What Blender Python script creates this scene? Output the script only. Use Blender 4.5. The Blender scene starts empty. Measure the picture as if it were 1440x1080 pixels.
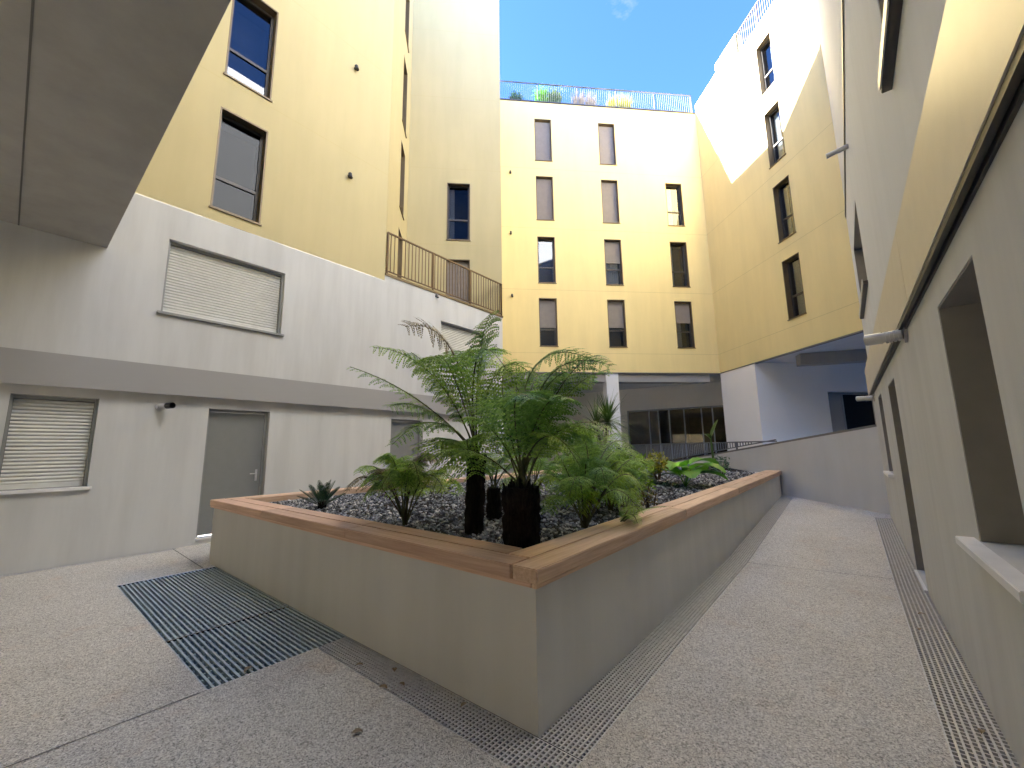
import bpy, bmesh, math, random
from mathutils import Vector, Matrix
random.seed(7)
R = math.radians
S = math.sqrt(.5)
scene = bpy.context.scene
COL = scene.collection

# ------------------------------------------------------------------ camera
camd = bpy.data.cameras.new("camera")
cam = bpy.data.objects.new("camera", camd)
COL.objects.link(cam)
camd.sensor_fit = 'HORIZONTAL'
camd.sensor_width = 36.0
camd.lens = 574.32 / 1440 * 36
camd.clip_end = 2000
camd.clip_start = .03
PITCH, ROLL, YAW = 8.897, -.792, 39.069
fwd = Vector((-math.sin(R(YAW)) * math.cos(R(PITCH)), math.cos(R(YAW)) * math.cos(R(PITCH)), math.sin(R(PITCH))))
right0 = Vector((math.cos(R(YAW)), math.sin(R(YAW)), 0))
up0 = right0.cross(fwd)
cr, sr = math.cos(R(ROLL)), math.sin(R(ROLL))
right = cr * right0 + sr * up0
up = -sr * right0 + cr * up0
m3 = Matrix((right, up, -fwd)).transposed()
cam.matrix_world = Matrix.Translation((0, 0, 1.6)) @ m3.to_4x4()
scene.camera = cam

# ------------------------------------------------------------------ world, sun, exposure
SUN = Vector((-.728, -.440, .527)).normalized()
w = bpy.data.worlds.new("World")
scene.world = w
w.use_nodes = True
nt = w.node_tree
nt.nodes.clear()
sky = nt.nodes.new("ShaderNodeTexSky")
sky.sky_type = 'NISHITA'
sky.sun_disc = False
sky.sun_elevation = math.asin(SUN.z)
sky.sun_rotation = math.atan2(SUN.x, SUN.y)
sky.air_density = .37
sky.dust_density = 0.0
sky.altitude = 3000
sky.ozone_density = 10
bg = nt.nodes.new("ShaderNodeBackground")
bg.inputs['Strength'].default_value = 0.051
wo = nt.nodes.new("ShaderNodeOutputWorld")
tc = nt.nodes.new("ShaderNodeTexCoord")
mp = nt.nodes.new("ShaderNodeMapping")
mp.inputs['Scale'].default_value = (2.2, 2.2, 5.0)
nz = nt.nodes.new("ShaderNodeTexNoise")
nz.inputs['Scale'].default_value = 1.7
nz.inputs['Detail'].default_value = 7
nz.inputs['Roughness'].default_value = .6
cr_ = nt.nodes.new("ShaderNodeValToRGB")
cr_.color_ramp.elements[0].position = .66
cr_.color_ramp.elements[1].position = .92
bw_ = nt.nodes.new("ShaderNodeRGBToBW")
gn = nt.nodes.new("ShaderNodeMath")
gn.operation = 'MULTIPLY'
gn.inputs[1].default_value = 2.6
cx_ = nt.nodes.new("ShaderNodeMix")
cx_.data_type = 'RGBA'
nt.links.new(tc.outputs['Generated'], mp.inputs['Vector'])
nt.links.new(mp.outputs[0], nz.inputs['Vector'])
nt.links.new(nz.outputs['Fac'], cr_.inputs['Fac'])
nt.links.new(sky.outputs[0], bw_.inputs[0])
nt.links.new(bw_.outputs[0], gn.inputs[0])
nt.links.new(cr_.outputs['Color'], cx_.inputs['Factor'])
nt.links.new(sky.outputs[0], cx_.inputs['A'])
nt.links.new(gn.outputs[0], cx_.inputs['B'])
nt.links.new(cx_.outputs['Result'], bg.inputs['Color'])
nt.links.new(bg.outputs[0], wo.inputs['Surface'])
sl = bpy.data.lights.new("sun", 'SUN')
sl.energy = 2.4
sl.angle = R(.5)
sl.color = (1, .975, .94)
so = bpy.data.objects.new("sun", sl)
COL.objects.link(so)
so.rotation_euler = SUN.to_track_quat('Z', 'Y').to_euler()
so.location = (-30, -20, 40)
vs = scene.view_settings
vs.view_transform = 'Standard'
vs.look = 'None'
vs.exposure = 5.5
vs.gamma = 1.0
scene.cycles.max_bounces = 20
scene.cycles.diffuse_bounces = 16
scene.cycles.transparent_max_bounces = 16
scene.cycles.sample_clamp_indirect = 12

# ------------------------------------------------------------------ materials
def nodes(name):
    m = bpy.data.materials.new(name)
    m.use_nodes = True
    t = m.node_tree
    return m, t, t.nodes['Principled BSDF']

def N(t, kind, **kw):
    n = t.nodes.new(kind)
    for k, v in kw.items():
        setattr(n, k, v)
    return n

def noise(t, scale, detail=4, rough=.55, vec=None):
    n = N(t, 'ShaderNodeTexNoise')
    n.inputs['Scale'].default_value = scale
    n.inputs['Detail'].default_value = detail
    n.inputs['Roughness'].default_value = rough
    if vec is None:
        vec = N(t, 'ShaderNodeTexCoord').outputs['Object']
    t.links.new(vec, n.inputs['Vector'])
    return n

def ramp(t, src, stops):
    r = N(t, 'ShaderNodeValToRGB')
    el = r.color_ramp.elements
    while len(el) < len(stops):
        el.new(.5)
    for e, (p, c) in zip(el, stops):
        e.position = p
        e.color = (*c, 1)
    t.links.new(src, r.inputs['Fac'])
    return r

def mul(c, k):
    return tuple(min(1, x * k) for x in c)

def plaster(name, col, var=.06, rough=.85, bump=.15, spec=.25, scale=160, stain=.0):
    m, t, b = nodes(name)
    big = noise(t, .55, 5)
    r = ramp(t, big.outputs['Fac'], [(.25, mul(col, 1 - var)), (.75, mul(col, 1 + var))])
    out = r.outputs['Color']
    if stain:
        tc = N(t, 'ShaderNodeTexCoord')
        mp = N(t, 'ShaderNodeMapping')
        mp.inputs['Scale'].default_value = (2.2, 2.2, .28)
        t.links.new(tc.outputs['Object'], mp.inputs['Vector'])
        st = noise(t, 1.3, 6, .6, mp.outputs['Vector'])
        sr_ = ramp(t, st.outputs['Fac'], [(.35, (1 - stain,) * 3), (.62, (1, 1, 1))])
        mx = N(t, 'ShaderNodeMix', data_type='RGBA', blend_type='MULTIPLY')
        mx.inputs['Factor'].default_value = 1
        t.links.new(out, mx.inputs['A'])
        t.links.new(sr_.outputs['Color'], mx.inputs['B'])
        out = mx.outputs['Result']
    t.links.new(out, b.inputs['Base Color'])
    b.inputs['Roughness'].default_value = rough
    b.inputs['Specular IOR Level'].default_value = spec
    fine = noise(t, scale, 3)
    bp = N(t, 'ShaderNodeBump')
    bp.inputs['Strength'].default_value = bump
    bp.inputs['Distance'].default_value = .004
    t.links.new(fine.outputs['Fac'], bp.inputs['Height'])
    t.links.new(bp.outputs['Normal'], b.inputs['Normal'])
    return m

def plain(name, col, rough=.5, metal=0., spec=.5, var=.05, vscale=6):
    m, t, b = nodes(name)
    n = noise(t, vscale, 3)
    r = ramp(t, n.outputs['Fac'], [(.3, mul(col, 1 - var)), (.7, mul(col, 1 + var))])
    t.links.new(r.outputs['Color'], b.inputs['Base Color'])
    b.inputs['Roughness'].default_value = rough
    b.inputs['Metallic'].default_value = metal
    b.inputs['Specular IOR Level'].default_value = spec
    return m

def leafmat(name, c1, c2, trans=.35, rough=.38, spec=.55):
    m = bpy.data.materials.new(name)
    m.use_nodes = True
    t = m.node_tree
    b = t.nodes['Principled BSDF']
    geo = N(t, 'ShaderNodeNewGeometry')
    nz = noise(t, 3.2, 2)
    ad = N(t, 'ShaderNodeMath', operation='ADD')
    t.links.new(geo.outputs['Random Per Island'], ad.inputs[0])
    t.links.new(nz.outputs['Fac'], ad.inputs[1])
    md = N(t, 'ShaderNodeMath', operation='MULTIPLY')
    t.links.new(ad.outputs[0], md.inputs[0])
    md.inputs[1].default_value = .5
    r = ramp(t, md.outputs[0], [(.2, c1), (.75, c2)])
    t.links.new(r.outputs['Color'], b.inputs['Base Color'])
    b.inputs['Roughness'].default_value = rough
    b.inputs['Specular IOR Level'].default_value = spec
    tr = N(t, 'ShaderNodeBsdfTranslucent')
    t.links.new(r.outputs['Color'], tr.inputs['Color'])
    mx = N(t, 'ShaderNodeMixShader')
    mx.inputs[0].default_value = trans
    t.links.new(b.outputs[0], mx.inputs[1])
    t.links.new(tr.outputs[0], mx.inputs[2])
    t.links.new(mx.outputs[0], t.nodes['Material Output'].inputs['Surface'])
    return m

def glassmat(name, tint=(.5, .55, .6), refl=1.0):
    m = bpy.data.materials.new(name)
    m.use_nodes = True
    t = m.node_tree
    t.nodes.remove(t.nodes['Principled BSDF'])
    fr = N(t, 'ShaderNodeFresnel')
    fr.inputs['IOR'].default_value = 1.75 * refl
    tr = N(t, 'ShaderNodeBsdfTransparent')
    tr.inputs['Color'].default_value = (*tint, 1)
    gl = N(t, 'ShaderNodeBsdfGlossy')
    gl.inputs['Roughness'].default_value = .01
    gl.inputs['Color'].default_value = (.95, .97, 1, 1)
    nz = noise(t, .9, 1)
    bp = N(t, 'ShaderNodeBump')
    bp.inputs['Strength'].default_value = .05
    bp.inputs['Distance'].default_value = .02
    t.links.new(nz.outputs['Fac'], bp.inputs['Height'])
    t.links.new(bp.outputs['Normal'], gl.inputs['Normal'])
    mx = N(t, 'ShaderNodeMixShader')
    t.links.new(fr.outputs[0], mx.inputs[0])
    t.links.new(tr.outputs[0], mx.inputs[1])
    t.links.new(gl.outputs[0], mx.inputs[2])
    t.links.new(mx.outputs[0], t.nodes['Material Output'].inputs['Surface'])
    return m

def woodmat(name, c1, c2, axis):
    m, t, b = nodes(name)
    tc = N(t, 'ShaderNodeTexCoord')
    mp = N(t, 'ShaderNodeMapping')
    sc = [38, 38, 38]
    sc[axis] = 1.6
    mp.inputs['Scale'].default_value = sc
    t.links.new(tc.outputs['Object'], mp.inputs['Vector'])
    n1 = noise(t, 1.0, 6, .65, mp.outputs['Vector'])
    geo = N(t, 'ShaderNodeNewGeometry')
    r = ramp(t, n1.outputs['Fac'], [(.28, c1), (.72, c2)])
    hs = N(t, 'ShaderNodeHueSaturation')
    oi = N(t, 'ShaderNodeObjectInfo')
    mr = N(t, 'ShaderNodeMapRange')
    mr.inputs['To Min'].default_value = .82
    mr.inputs['To Max'].default_value = 1.18
    t.links.new(oi.outputs['Random'], mr.inputs['Value'])
    t.links.new(mr.outputs[0], hs.inputs['Value'])
    t.links.new(r.outputs['Color'], hs.inputs['Color'])
    t.links.new(hs.outputs['Color'], b.inputs['Base Color'])
    b.inputs['Roughness'].default_value = .62
    b.inputs['Specular IOR Level'].default_value = .3
    bp = N(t, 'ShaderNodeBump')
    bp.inputs['Strength'].default_value = .25
    bp.inputs['Distance'].default_value = .003
    t.links.new(n1.outputs['Fac'], bp.inputs['Height'])
    t.links.new(bp.outputs['Normal'], b.inputs['Normal'])
    return m

def pavingmat():
    m, t, b = nodes('exposed_aggregate')
    tc = N(t, 'ShaderNodeTexCoord')
    v = N(t, 'ShaderNodeTexVoronoi')
    v.inputs['Scale'].default_value = 150
    t.links.new(tc.outputs['Object'], v.inputs['Vector'])
    sp = N(t, 'ShaderNodeSeparateColor')
    t.links.new(v.outputs['Color'], sp.inputs['Color'])
    r = ramp(t, sp.outputs[0], [(0, (.22, .22, .215)), (.25, (.47, .455, .43)), (.65, (.62, .605, .575)), (1, (.80, .785, .755))])
    v2 = N(t, 'ShaderNodeTexVoronoi')
    v2.inputs['Scale'].default_value = 62
    t.links.new(tc.outputs['Object'], v2.inputs['Vector'])
    sp2 = N(t, 'ShaderNodeSeparateColor')
    t.links.new(v2.outputs['Color'], sp2.inputs['Color'])
    r2 = ramp(t, sp2.outputs[1], [(0, (.80, .785, .77)), (.4, (1, 1, 1)), (1, (1.0, .99, .97))])
    mx = N(t, 'ShaderNodeMix', data_type='RGBA', blend_type='MULTIPLY')
    mx.inputs['Factor'].default_value = 1
    t.links.new(r.outputs['Color'], mx.inputs['A'])
    t.links.new(r2.outputs['Color'], mx.inputs['B'])
    st = noise(t, .7, 7, .62, tc.outputs['Object'])
    rs = ramp(t, st.outputs['Fac'], [(.3, (.84, .82, .79)), (.5, (.95, .94, .92)), (.7, (1, .99, .98))])
    m2 = N(t, 'ShaderNodeMix', data_type='RGBA', blend_type='MULTIPLY')
    m2.inputs['Factor'].default_value = 1
    t.links.new(mx.outputs['Result'], m2.inputs['A'])
    t.links.new(rs.outputs['Color'], m2.inputs['B'])
    pk = noise(t, 2.6, 4, .6, tc.outputs['Object'])
    rp = ramp(t, pk.outputs['Fac'], [(.58, (1, 1, 1)), (.72, (1, .93, .89))])
    m4 = N(t, 'ShaderNodeMix', data_type='RGBA', blend_type='MULTIPLY')
    m4.inputs['Factor'].default_value = 1
    t.links.new(m2.outputs['Result'], m4.inputs['A'])
    t.links.new(rp.outputs['Color'], m4.inputs['B'])
    t.links.new(m4.outputs['Result'], b.inputs['Base Color'])
    b.inputs['Roughness'].default_value = .8
    b.inputs['Specular IOR Level'].default_value = .3
    bp = N(t, 'ShaderNodeBump')
    bp.inputs['Strength'].default_value = .5
    bp.inputs['Distance'].default_value = .004
    t.links.new(v.outputs['Distance'], bp.inputs['Height'])
    t.links.new(bp.outputs['Normal'], b.inputs['Normal'])
    return m

def slatemat():
    m, t, b = nodes('slate_chip')
    g = N(t, 'ShaderNodeNewGeometry')
    r = ramp(t, g.outputs['Random Per Island'], [(0, (.04, .043, .05)), (.4, (.15, .16, .185)), (.75, (.33, .345, .38)), (1, (.66, .66, .66))])
    t.links.new(r.outputs['Color'], b.inputs['Base Color'])
    b.inputs['Roughness'].default_value = .5
    b.inputs['Specular IOR Level'].default_value = .4
    return m

def fibremat():
    m, t, b = nodes('fibrous_trunk')
    tc = N(t, 'ShaderNodeTexCoord')
    mp = N(t, 'ShaderNodeMapping')
    mp.inputs['Scale'].default_value = (60, 60, 5)
    t.links.new(tc.outputs['Object'], mp.inputs['Vector'])
    n1 = noise(t, 1, 6, .7, mp.outputs['Vector'])
    r = ramp(t, n1.outputs['Fac'], [(.3, (.006, .005, .004)), (.7, (.035, .028, .021))])
    t.links.new(r.outputs['Color'], b.inputs['Base Color'])
    b.inputs['Roughness'].default_value = .95
    b.inputs['Specular IOR Level'].default_value = .1
    bp = N(t, 'ShaderNodeBump')
    bp.inputs['Strength'].default_value = 1
    bp.inputs['Distance'].default_value = .02
    t.links.new(n1.outputs['Fac'], bp.inputs['Height'])
    t.links.new(bp.outputs['Normal'], b.inputs['Normal'])
    return m

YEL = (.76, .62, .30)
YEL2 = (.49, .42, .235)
M = dict(
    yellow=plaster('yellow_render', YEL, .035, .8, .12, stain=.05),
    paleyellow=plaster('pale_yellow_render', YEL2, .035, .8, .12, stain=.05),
    grey=plaster('grey_render', (.555, .56, .56), .04, .85, .15, stain=.12),
    greyband=plaster('dark_grey_render', (.32, .315, .315), .04, .8, .1),
    planter=plaster('planter_render', (.575, .575, .56), .05, .85, .2, stain=.07),
    pale=plaster('pale_render', (.68, .70, .73), .03, .85, .1, stain=.05),
    ramp=plaster('ramp_render', (.56, .565, .58), .04, .85, .12, stain=.05),
    white=plaster('white_render', (.85, .82, .77), .03, .8, .1),
    cream=plaster('cream_render', (.66, .57, .42), .03, .8, .1),
    upwhite=plaster('upper_white_render', (.50, .51, .52), .03, .8, .1),
    yjoint=plain('yellow_joint', (.46, .385, .20), .9, 0, .2),
    soffit=plaster('soffit_concrete', (.36, .35, .33), .08, .85, .25, stain=.1),
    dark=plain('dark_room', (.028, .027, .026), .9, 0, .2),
    beige=plain('beige_panel', (.62, .57, .47), .42, .0, .5, .03),
    bronze=plain('bronze_frame', (.145, .105, .055), .45, .35),
    darkframe=plain('dark_frame', (.05, .043, .036), .45, .2),
    taupe=plain('taupe_shutter', (.215, .185, .16), .6),
    shutter=plain('grey_shutter', (.62, .62, .585), .5),
    door=plain('grey_door', (.20, .205, .205), .4, 0, .5, .03),
    doorframe=plain('door_frame', (.24, .245, .24), .45),
    sill=plain('white_sill', (.74, .74, .75), .45),
    darksill=plain('dark_sill', (.06, .05, .045), .45, .2),
    steel=plain('galvanised_steel', (.56, .56, .57), .42, .35, .5, .12, 20),
    matgrate=plain('blue_grey_grate', (.38, .46, .51), .45, .1, .5, .12, 12),
    pit=plain('pit', (.012, .012, .012), .95),
    rail=plain('railing_bronze', (.105, .062, .03), .45, .35),
    railgrey=plain('railing_grey', (.17, .165, .16), .45, .3),
    raillight=plain('railing_pale', (.28, .30, .34), .4, .3),
    lampw=plain('lamp_white', (.46, .46, .48), .35),
    lampd=plain('lamp_dark', (.03, .028, .025), .5),
    curtain=plain('curtain', (.55, .55, .56), .9, 0, .2, .2, 30),
    woodx=woodmat('hardwood_along_width', (.44, .28, .20), (.72, .51, .385), 0),
    woody=woodmat('hardwood_along_length', (.46, .31, .21), (.74, .54, .40), 1),
    woodwall=plain('interior_wood', (.10, .062, .038), .5, 0, .4, .3, 4),
    paving=pavingmat(), slate=slatemat(), fibre=fibremat(),
    joint=plain('joint', (.13, .125, .12), .95),
    soil=plaster('soil', (.035, .03, .026), .3, .95, .6, .1, 60),
    fern=leafmat('fern_green', (.11, .23, .025), (.34, .53, .09), .48),
    fern2=leafmat('fern_dark', (.08, .18, .03), (.24, .42, .09), .45),
    fernlt=leafmat('fern_lime', (.16, .29, .014), (.36, .50, .045), .45),
    fernbr=leafmat('fern_brown', (.09, .075, .025), (.24, .19, .075), .3),
    stem=plain('frond_stem', (.075, .075, .03), .6, 0, .3, .3, 12),
    stembr=plain('frond_stem_brown', (.07, .045, .025), .7, 0, .3, .3, 12),
    cycad=leafmat('cycad_green', (.010, .035, .012), (.035, .085, .028), .15, .35),
    cord=leafmat('cordyline_green', (.035, .085, .014), (.12, .20, .045), .25, .35),
    ball=leafmat('shrub_green', (.015, .045, .012), (.05, .11, .03), .2),
    yleaf=leafmat('yellow_leaf', (.17, .20, .012), (.40, .36, .03), .35),
    big=leafmat('big_leaf', (.05, .17, .010), (.11, .32, .018), .35, .4),
    blue=leafmat('blue_green_leaf', (.07, .14, .10), (.16, .26, .17), .25),
    bark=plain('bark', (.075, .055, .04), .9, 0, .2, .3, 30),
    dryleaf=leafmat('dry_leaf', (.14, .09, .04), (.42, .33, .19), .1),
    twig=leafmat('dry_twig', (.16, .12, .08), (.36, .30, .22), .1),
    glass=glassmat('window_glass'),
    glassdull=glassmat('tinted_glass', (.4, .42, .44), .72),
    glass2=glassmat('lobby_glass', (.55, .62, .58), .9),
    darkpane=plain('dark_pane', (.022, .022, .024), .12, 0, .3),
    lining=plain('reveal_shade_grey_brown', (.24, .225, .205), .6, 0, .3),  # shade of the right block's recesses, put into the colour
    pot=plain('dark_pot', (.03, .028, .028), .6),
)

# ------------------------------------------------------------------ object helpers
def link(name, bm, mat, parent=None, smooth=False, **kw):
    me = bpy.data.meshes.new(name)
    bm.to_mesh(me)
    bm.free()
    if isinstance(mat, (list, tuple)):
        for x in mat:
            me.materials.append(M[x])
    else:
        me.materials.append(M[mat])
    if smooth:
        for p in me.polygons:
            p.use_smooth = True
    o = bpy.data.objects.new(name, me)
    COL.objects.link(o)
    if parent is not None:
        o.parent = parent
    for k, v in kw.items():
        o[k] = v
    return o

def thing(name, label, cat, group=None, loc=(0, 0, 0)):
    o = bpy.data.objects.new(name, None)
    o.empty_display_size = .2
    o.location = loc
    COL.objects.link(o)
    o['label'] = label
    o['category'] = cat
    if group:
        o['group'] = group
    return o

def tag(o, label, cat, group=None):
    o['label'] = label
    o['category'] = cat
    if group:
        o['group'] = group
    return o

def copy_tree(o, parent=None):
    c = o.copy()
    COL.objects.link(c)
    if parent is not None:
        c.parent = parent
    for ch in list(o.children):
        copy_tree(ch, c)
    return c

def quad(bm, *pts, mi=0):
    f = bm.faces.new([bm.verts.new(p) for p in pts])
    f.material_index = mi
    return f

def frame(origin, e, nf):
    """local facade frame: s along e, d outwards (nf), z up"""
    O = Vector((origin[0], origin[1], 0))
    E_ = Vector((e[0], e[1], 0))
    F_ = Vector((nf[0], nf[1], 0))
    return lambda s, d, z: O + E_ * s + F_ * d + Vector((0, 0, z))

def fbox(bm, P, s0, s1, d0, d1, z0, z1, bev=0, mi=0):
    v = [bm.verts.new(P(s, d, z)) for s in (s0, s1) for d in (d0, d1) for z in (z0, z1)]
    fs = []
    for q in ((0, 1, 3, 2), (4, 6, 7, 5), (0, 4, 5, 1), (2, 3, 7, 6), (0, 2, 6, 4), (1, 5, 7, 3)):
        f = bm.faces.new([v[i] for i in q])
        f.material_index = mi
        fs.append(f)
    bmesh.ops.recalc_face_normals(bm, faces=fs)
    if bev:
        es = list({e for f in fs for e in f.edges})
        bmesh.ops.bevel(bm, geom=es, offset=bev, segments=2, affect='EDGES')

XYZ = lambda s, d, z: Vector((s, d, z))

def box(bm, x0, x1, y0, y1, z0, z1, bev=0, mi=0):
    fbox(bm, XYZ, x0, x1, y0, y1, z0, z1, bev, mi)

def tube(bm, a, b, r, n=8, r2=None, cap=True):
    a, b = Vector(a), Vector(b)
    r2 = r if r2 is None else r2
    ax = (b - a).normalized()
    u = ax.orthogonal().normalized()
    v = ax.cross(u)
    A = [bm.verts.new(a + (u * math.cos(t) + v * math.sin(t)) * r) for t in [2 * math.pi * i / n for i in range(n)]]
    B = [bm.verts.new(b + (u * math.cos(t) + v * math.sin(t)) * r2) for t in [2 * math.pi * i / n for i in range(n)]]
    for i in range(n):
        bm.faces.new((A[i], A[(i + 1) % n], B[(i + 1) % n], B[i]))
    if cap:
        bm.faces.new(A[::-1])
        bm.faces.new(B)

def sheet(bm, P, s0, s1, z0, z1, holes=(), depth=.25, d=0., zs=(), thick=None):
    """wall face with rectangular openings and their reveals"""
    S_ = sorted({s0, s1, *[h[0] for h in holes], *[h[1] for h in holes]})
    Z_ = sorted({z0, z1, *zs, *[h[2] for h in holes], *[h[3] for h in holes]})
    S_ = [x for x in S_ if s0 <= x <= s1]
    Z_ = [x for x in Z_ if z0 <= x <= z1]
    cache = {}
    def V(s, z):
        if (s, z) not in cache:
            cache[(s, z)] = bm.verts.new(P(s, d, z))
        return cache[(s, z)]
    for i in range(len(S_) - 1):
        for j in range(len(Z_) - 1):
            cs, cz = (S_[i] + S_[i + 1]) / 2, (Z_[j] + Z_[j + 1]) / 2
            if any(h[0] < cs < h[1] and h[2] < cz < h[3] for h in holes):
                continue
            bm.faces.new((V(S_[i], Z_[j]), V(S_[i + 1], Z_[j]), V(S_[i + 1], Z_[j + 1]), V(S_[i], Z_[j + 1])))
    for (a, b, c, e) in holes:
        q = [(a, c), (b, c), (b, e), (a, e)]
        for k in range(4):
            (x0, y0), (x1, y1) = q[k], q[(k + 1) % 4]
            quad(bm, P(x0, d, y0), P(x1, d, y1), P(x1, d - depth, y1), P(x0, d - depth, y0))

def joints(parent, P, s0, s1, zlist, d=.0015, h=.010, skips=()):
    for z in zlist:
        bm = bmesh.new()
        quad(bm, P(s0, d, z), P(s1, d, z), P(s1, d, z + h), P(s0, d, z + h))
        link('render_joint', bm, 'yjoint', parent)

# window: lining + sash frame, panes, blind/shutter, sill, dark room behind
def window(parent, P, s0, s1, z0, z1, depth=.22, kind='glass', lining='bronze', fr='darkframe', name='window', blind=.0,
           curtain=0, transom=.36, room=True, gl='glass'):
    bm = bmesh.new()
    t = .03
    g = .003
    # lining of the reveal, 3 mm proud of the wall face
    fbox(bm, P, s0 + g, s0 + t, -depth, .004, z0 + t, z1 - t)
    fbox(bm, P, s1 - t, s1 - g, -depth, .004, z0 + t, z1 - t)
    fbox(bm, P, s0 + g, s1 - g, -depth, .004, z1 - t, z1 - g)
    fbox(bm, P, s0 + g, s1 - g, -depth, .004, z0 + g, z0 + t)
    w = link(name, bm, lining, parent)
    a, b, c, e = s0 + t + .002, s1 - t - .002, z0 + t + .002, z1 - t - .002
    f0, f1 = -depth + .01, -depth + .07
    if kind != 'closed':
        bm = bmesh.new()
        k = .05
        fbox(bm, P, a, a + k, f0, f1, c, e)
        fbox(bm, P, b - k, b, f0, f1, c, e)
        fbox(bm, P, a + k, b - k, f0, f1, c, c + k)
        fbox(bm, P, a + k, b - k, f0, f1, e - k, e)
        zt = c + (e - c) * transom
        fbox(bm, P, a + k, b - k, f0 + .002, f1 - .002, zt - .03, zt + .03)
        link('frame', bm, fr, w)
        for (q0, q1) in ((c + k, zt - .03), (zt + .03, e - k)):
            bm = bmesh.new()
            quad(bm, P(a + k, f0 + .03, q0), P(b - k, f0 + .03, q0), P(b - k, f0 + .03, q1), P(a + k, f0 + .03, q1))
            link('pane', bm, gl, w)
        if curtain:
            bm = bmesh.new()
            n = 14
            c0, c1 = (a + .05, a + (b - a) * curtain) if curtain > 0 else (b + (b - a) * curtain, b - .05)
            for i in range(n):
                x0, x1 = c0 + (c1 - c0) * i / n, c0 + (c1 - c0) * (i + 1) / n
                y0, y1 = -depth - .10 - .03 * (i % 2), -depth - .10 - .03 * ((i + 1) % 2)
                quad(bm, P(x0, y0, c + .05), P(x1, y1, c + .05), P(x1, y1, e - .02), P(x0, y0, e - .02))
            link('curtain', bm, 'curtain', w)
    if kind == 'closed' or blind > 0:
        zb = c + .005 if kind == 'closed' else e - (e - c) * blind
        bm = bmesh.new()
        pitch = .045
        zz = zb
        dd = f1 + .012
        n = int((e - zb) / pitch)
        for i in range(n):
            zz = zb + (e - zb) * i / n
            z2 = zb + (e - zb) * (i + 1) / n
            quad(bm, P(a, dd, zz), P(b, dd, zz), P(b, dd + .008, zz + (z2 - zz) * .35), P(a, dd + .008, zz + (z2 - zz) * .35))
            quad(bm, P(a, dd + .008, zz + (z2 - zz) * .35), P(b, dd + .008, zz + (z2 - zz) * .35), P(b, dd, z2), P(a, dd, z2))
        fbox(bm, P, a, b, dd - .006, dd + .012, zb - .004, zb + .045)
        link('shutter', bm, 'taupe', w)
    bm = bmesh.new()
    fbox(bm, P, s0 - .02, s1 + .02, -depth + .05, .035, z0 - .028, z0 + .002, 0)
    link('sill', bm, 'darksill' if lining == 'darkframe' else lining, w)
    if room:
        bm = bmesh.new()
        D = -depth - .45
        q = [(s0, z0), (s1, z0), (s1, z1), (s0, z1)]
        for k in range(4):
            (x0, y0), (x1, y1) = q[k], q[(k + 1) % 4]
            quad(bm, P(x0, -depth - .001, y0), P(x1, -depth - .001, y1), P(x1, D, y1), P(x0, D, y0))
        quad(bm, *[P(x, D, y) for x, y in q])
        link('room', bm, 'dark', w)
    return w

# big grey roller shutter window of the lower storeys
def shutter_window(parent, P, s0, s1, z0, z1, depth=.2, open_right=0, sill='sill', box_h=.0):
    bm = bmesh.new()
    t = .035
    fbox(bm, P, s0 + .003, s0 + t, -depth, -.06, z0 + .003, z1 - .003)
    fbox(bm, P, s1 - t, s1 - .003, -depth, -.06, z0 + .003, z1 - .003)
    fbox(bm, P, s0 + t, s1 - t, -depth, -.10, z1 - .05, z1 - .003)
    w = link('window', bm, 'doorframe', parent)
    bm = bmesh.new()
    n = int((z1 - z0 - .06) / .052)
    a, b = s0 + t + .003, s1 - t - .003
    zA, zB = z0 + .02, z1 - .055
    dd = -.15
    for i in range(n):
        q0, q1 = zA + (zB - zA) * i / n, zA + (zB - zA) * (i + 1) / n
        h = q1 - q0
        prof = [(0, 0), (.014, h * .22), (.018, h * .5), (.012, h * .8), (-.004, h * .88), (0, h)]
        for k in range(len(prof) - 1):
            (d0, y0), (d1, y1) = prof[k], prof[k + 1]
            quad(bm, P(a, dd + d0, q0 + y0), P(b, dd + d0, q0 + y0), P(b, dd + d1, q0 + y1), P(a, dd + d1, q0 + y1))
    fbox(bm, P, a, b, dd - .01, dd + .022, zA - .012, zA + .06)
    link('shutter', bm, 'shutter', w)
    bm = bmesh.new()
    fbox(bm, P, s0 - .05, s1 + .05, -depth, .055, z0 - .045, z0 - .002, .004)
    link('sill', bm, sill, w)
    bm = bmesh.new()
    quad(bm, P(s0, -depth - .002, z0), P(s1, -depth - .002, z0), P(s1, -depth - .002, z1), P(s0, -depth - .002, z1))
    link('room', bm, 'dark', w)
    return w

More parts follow.
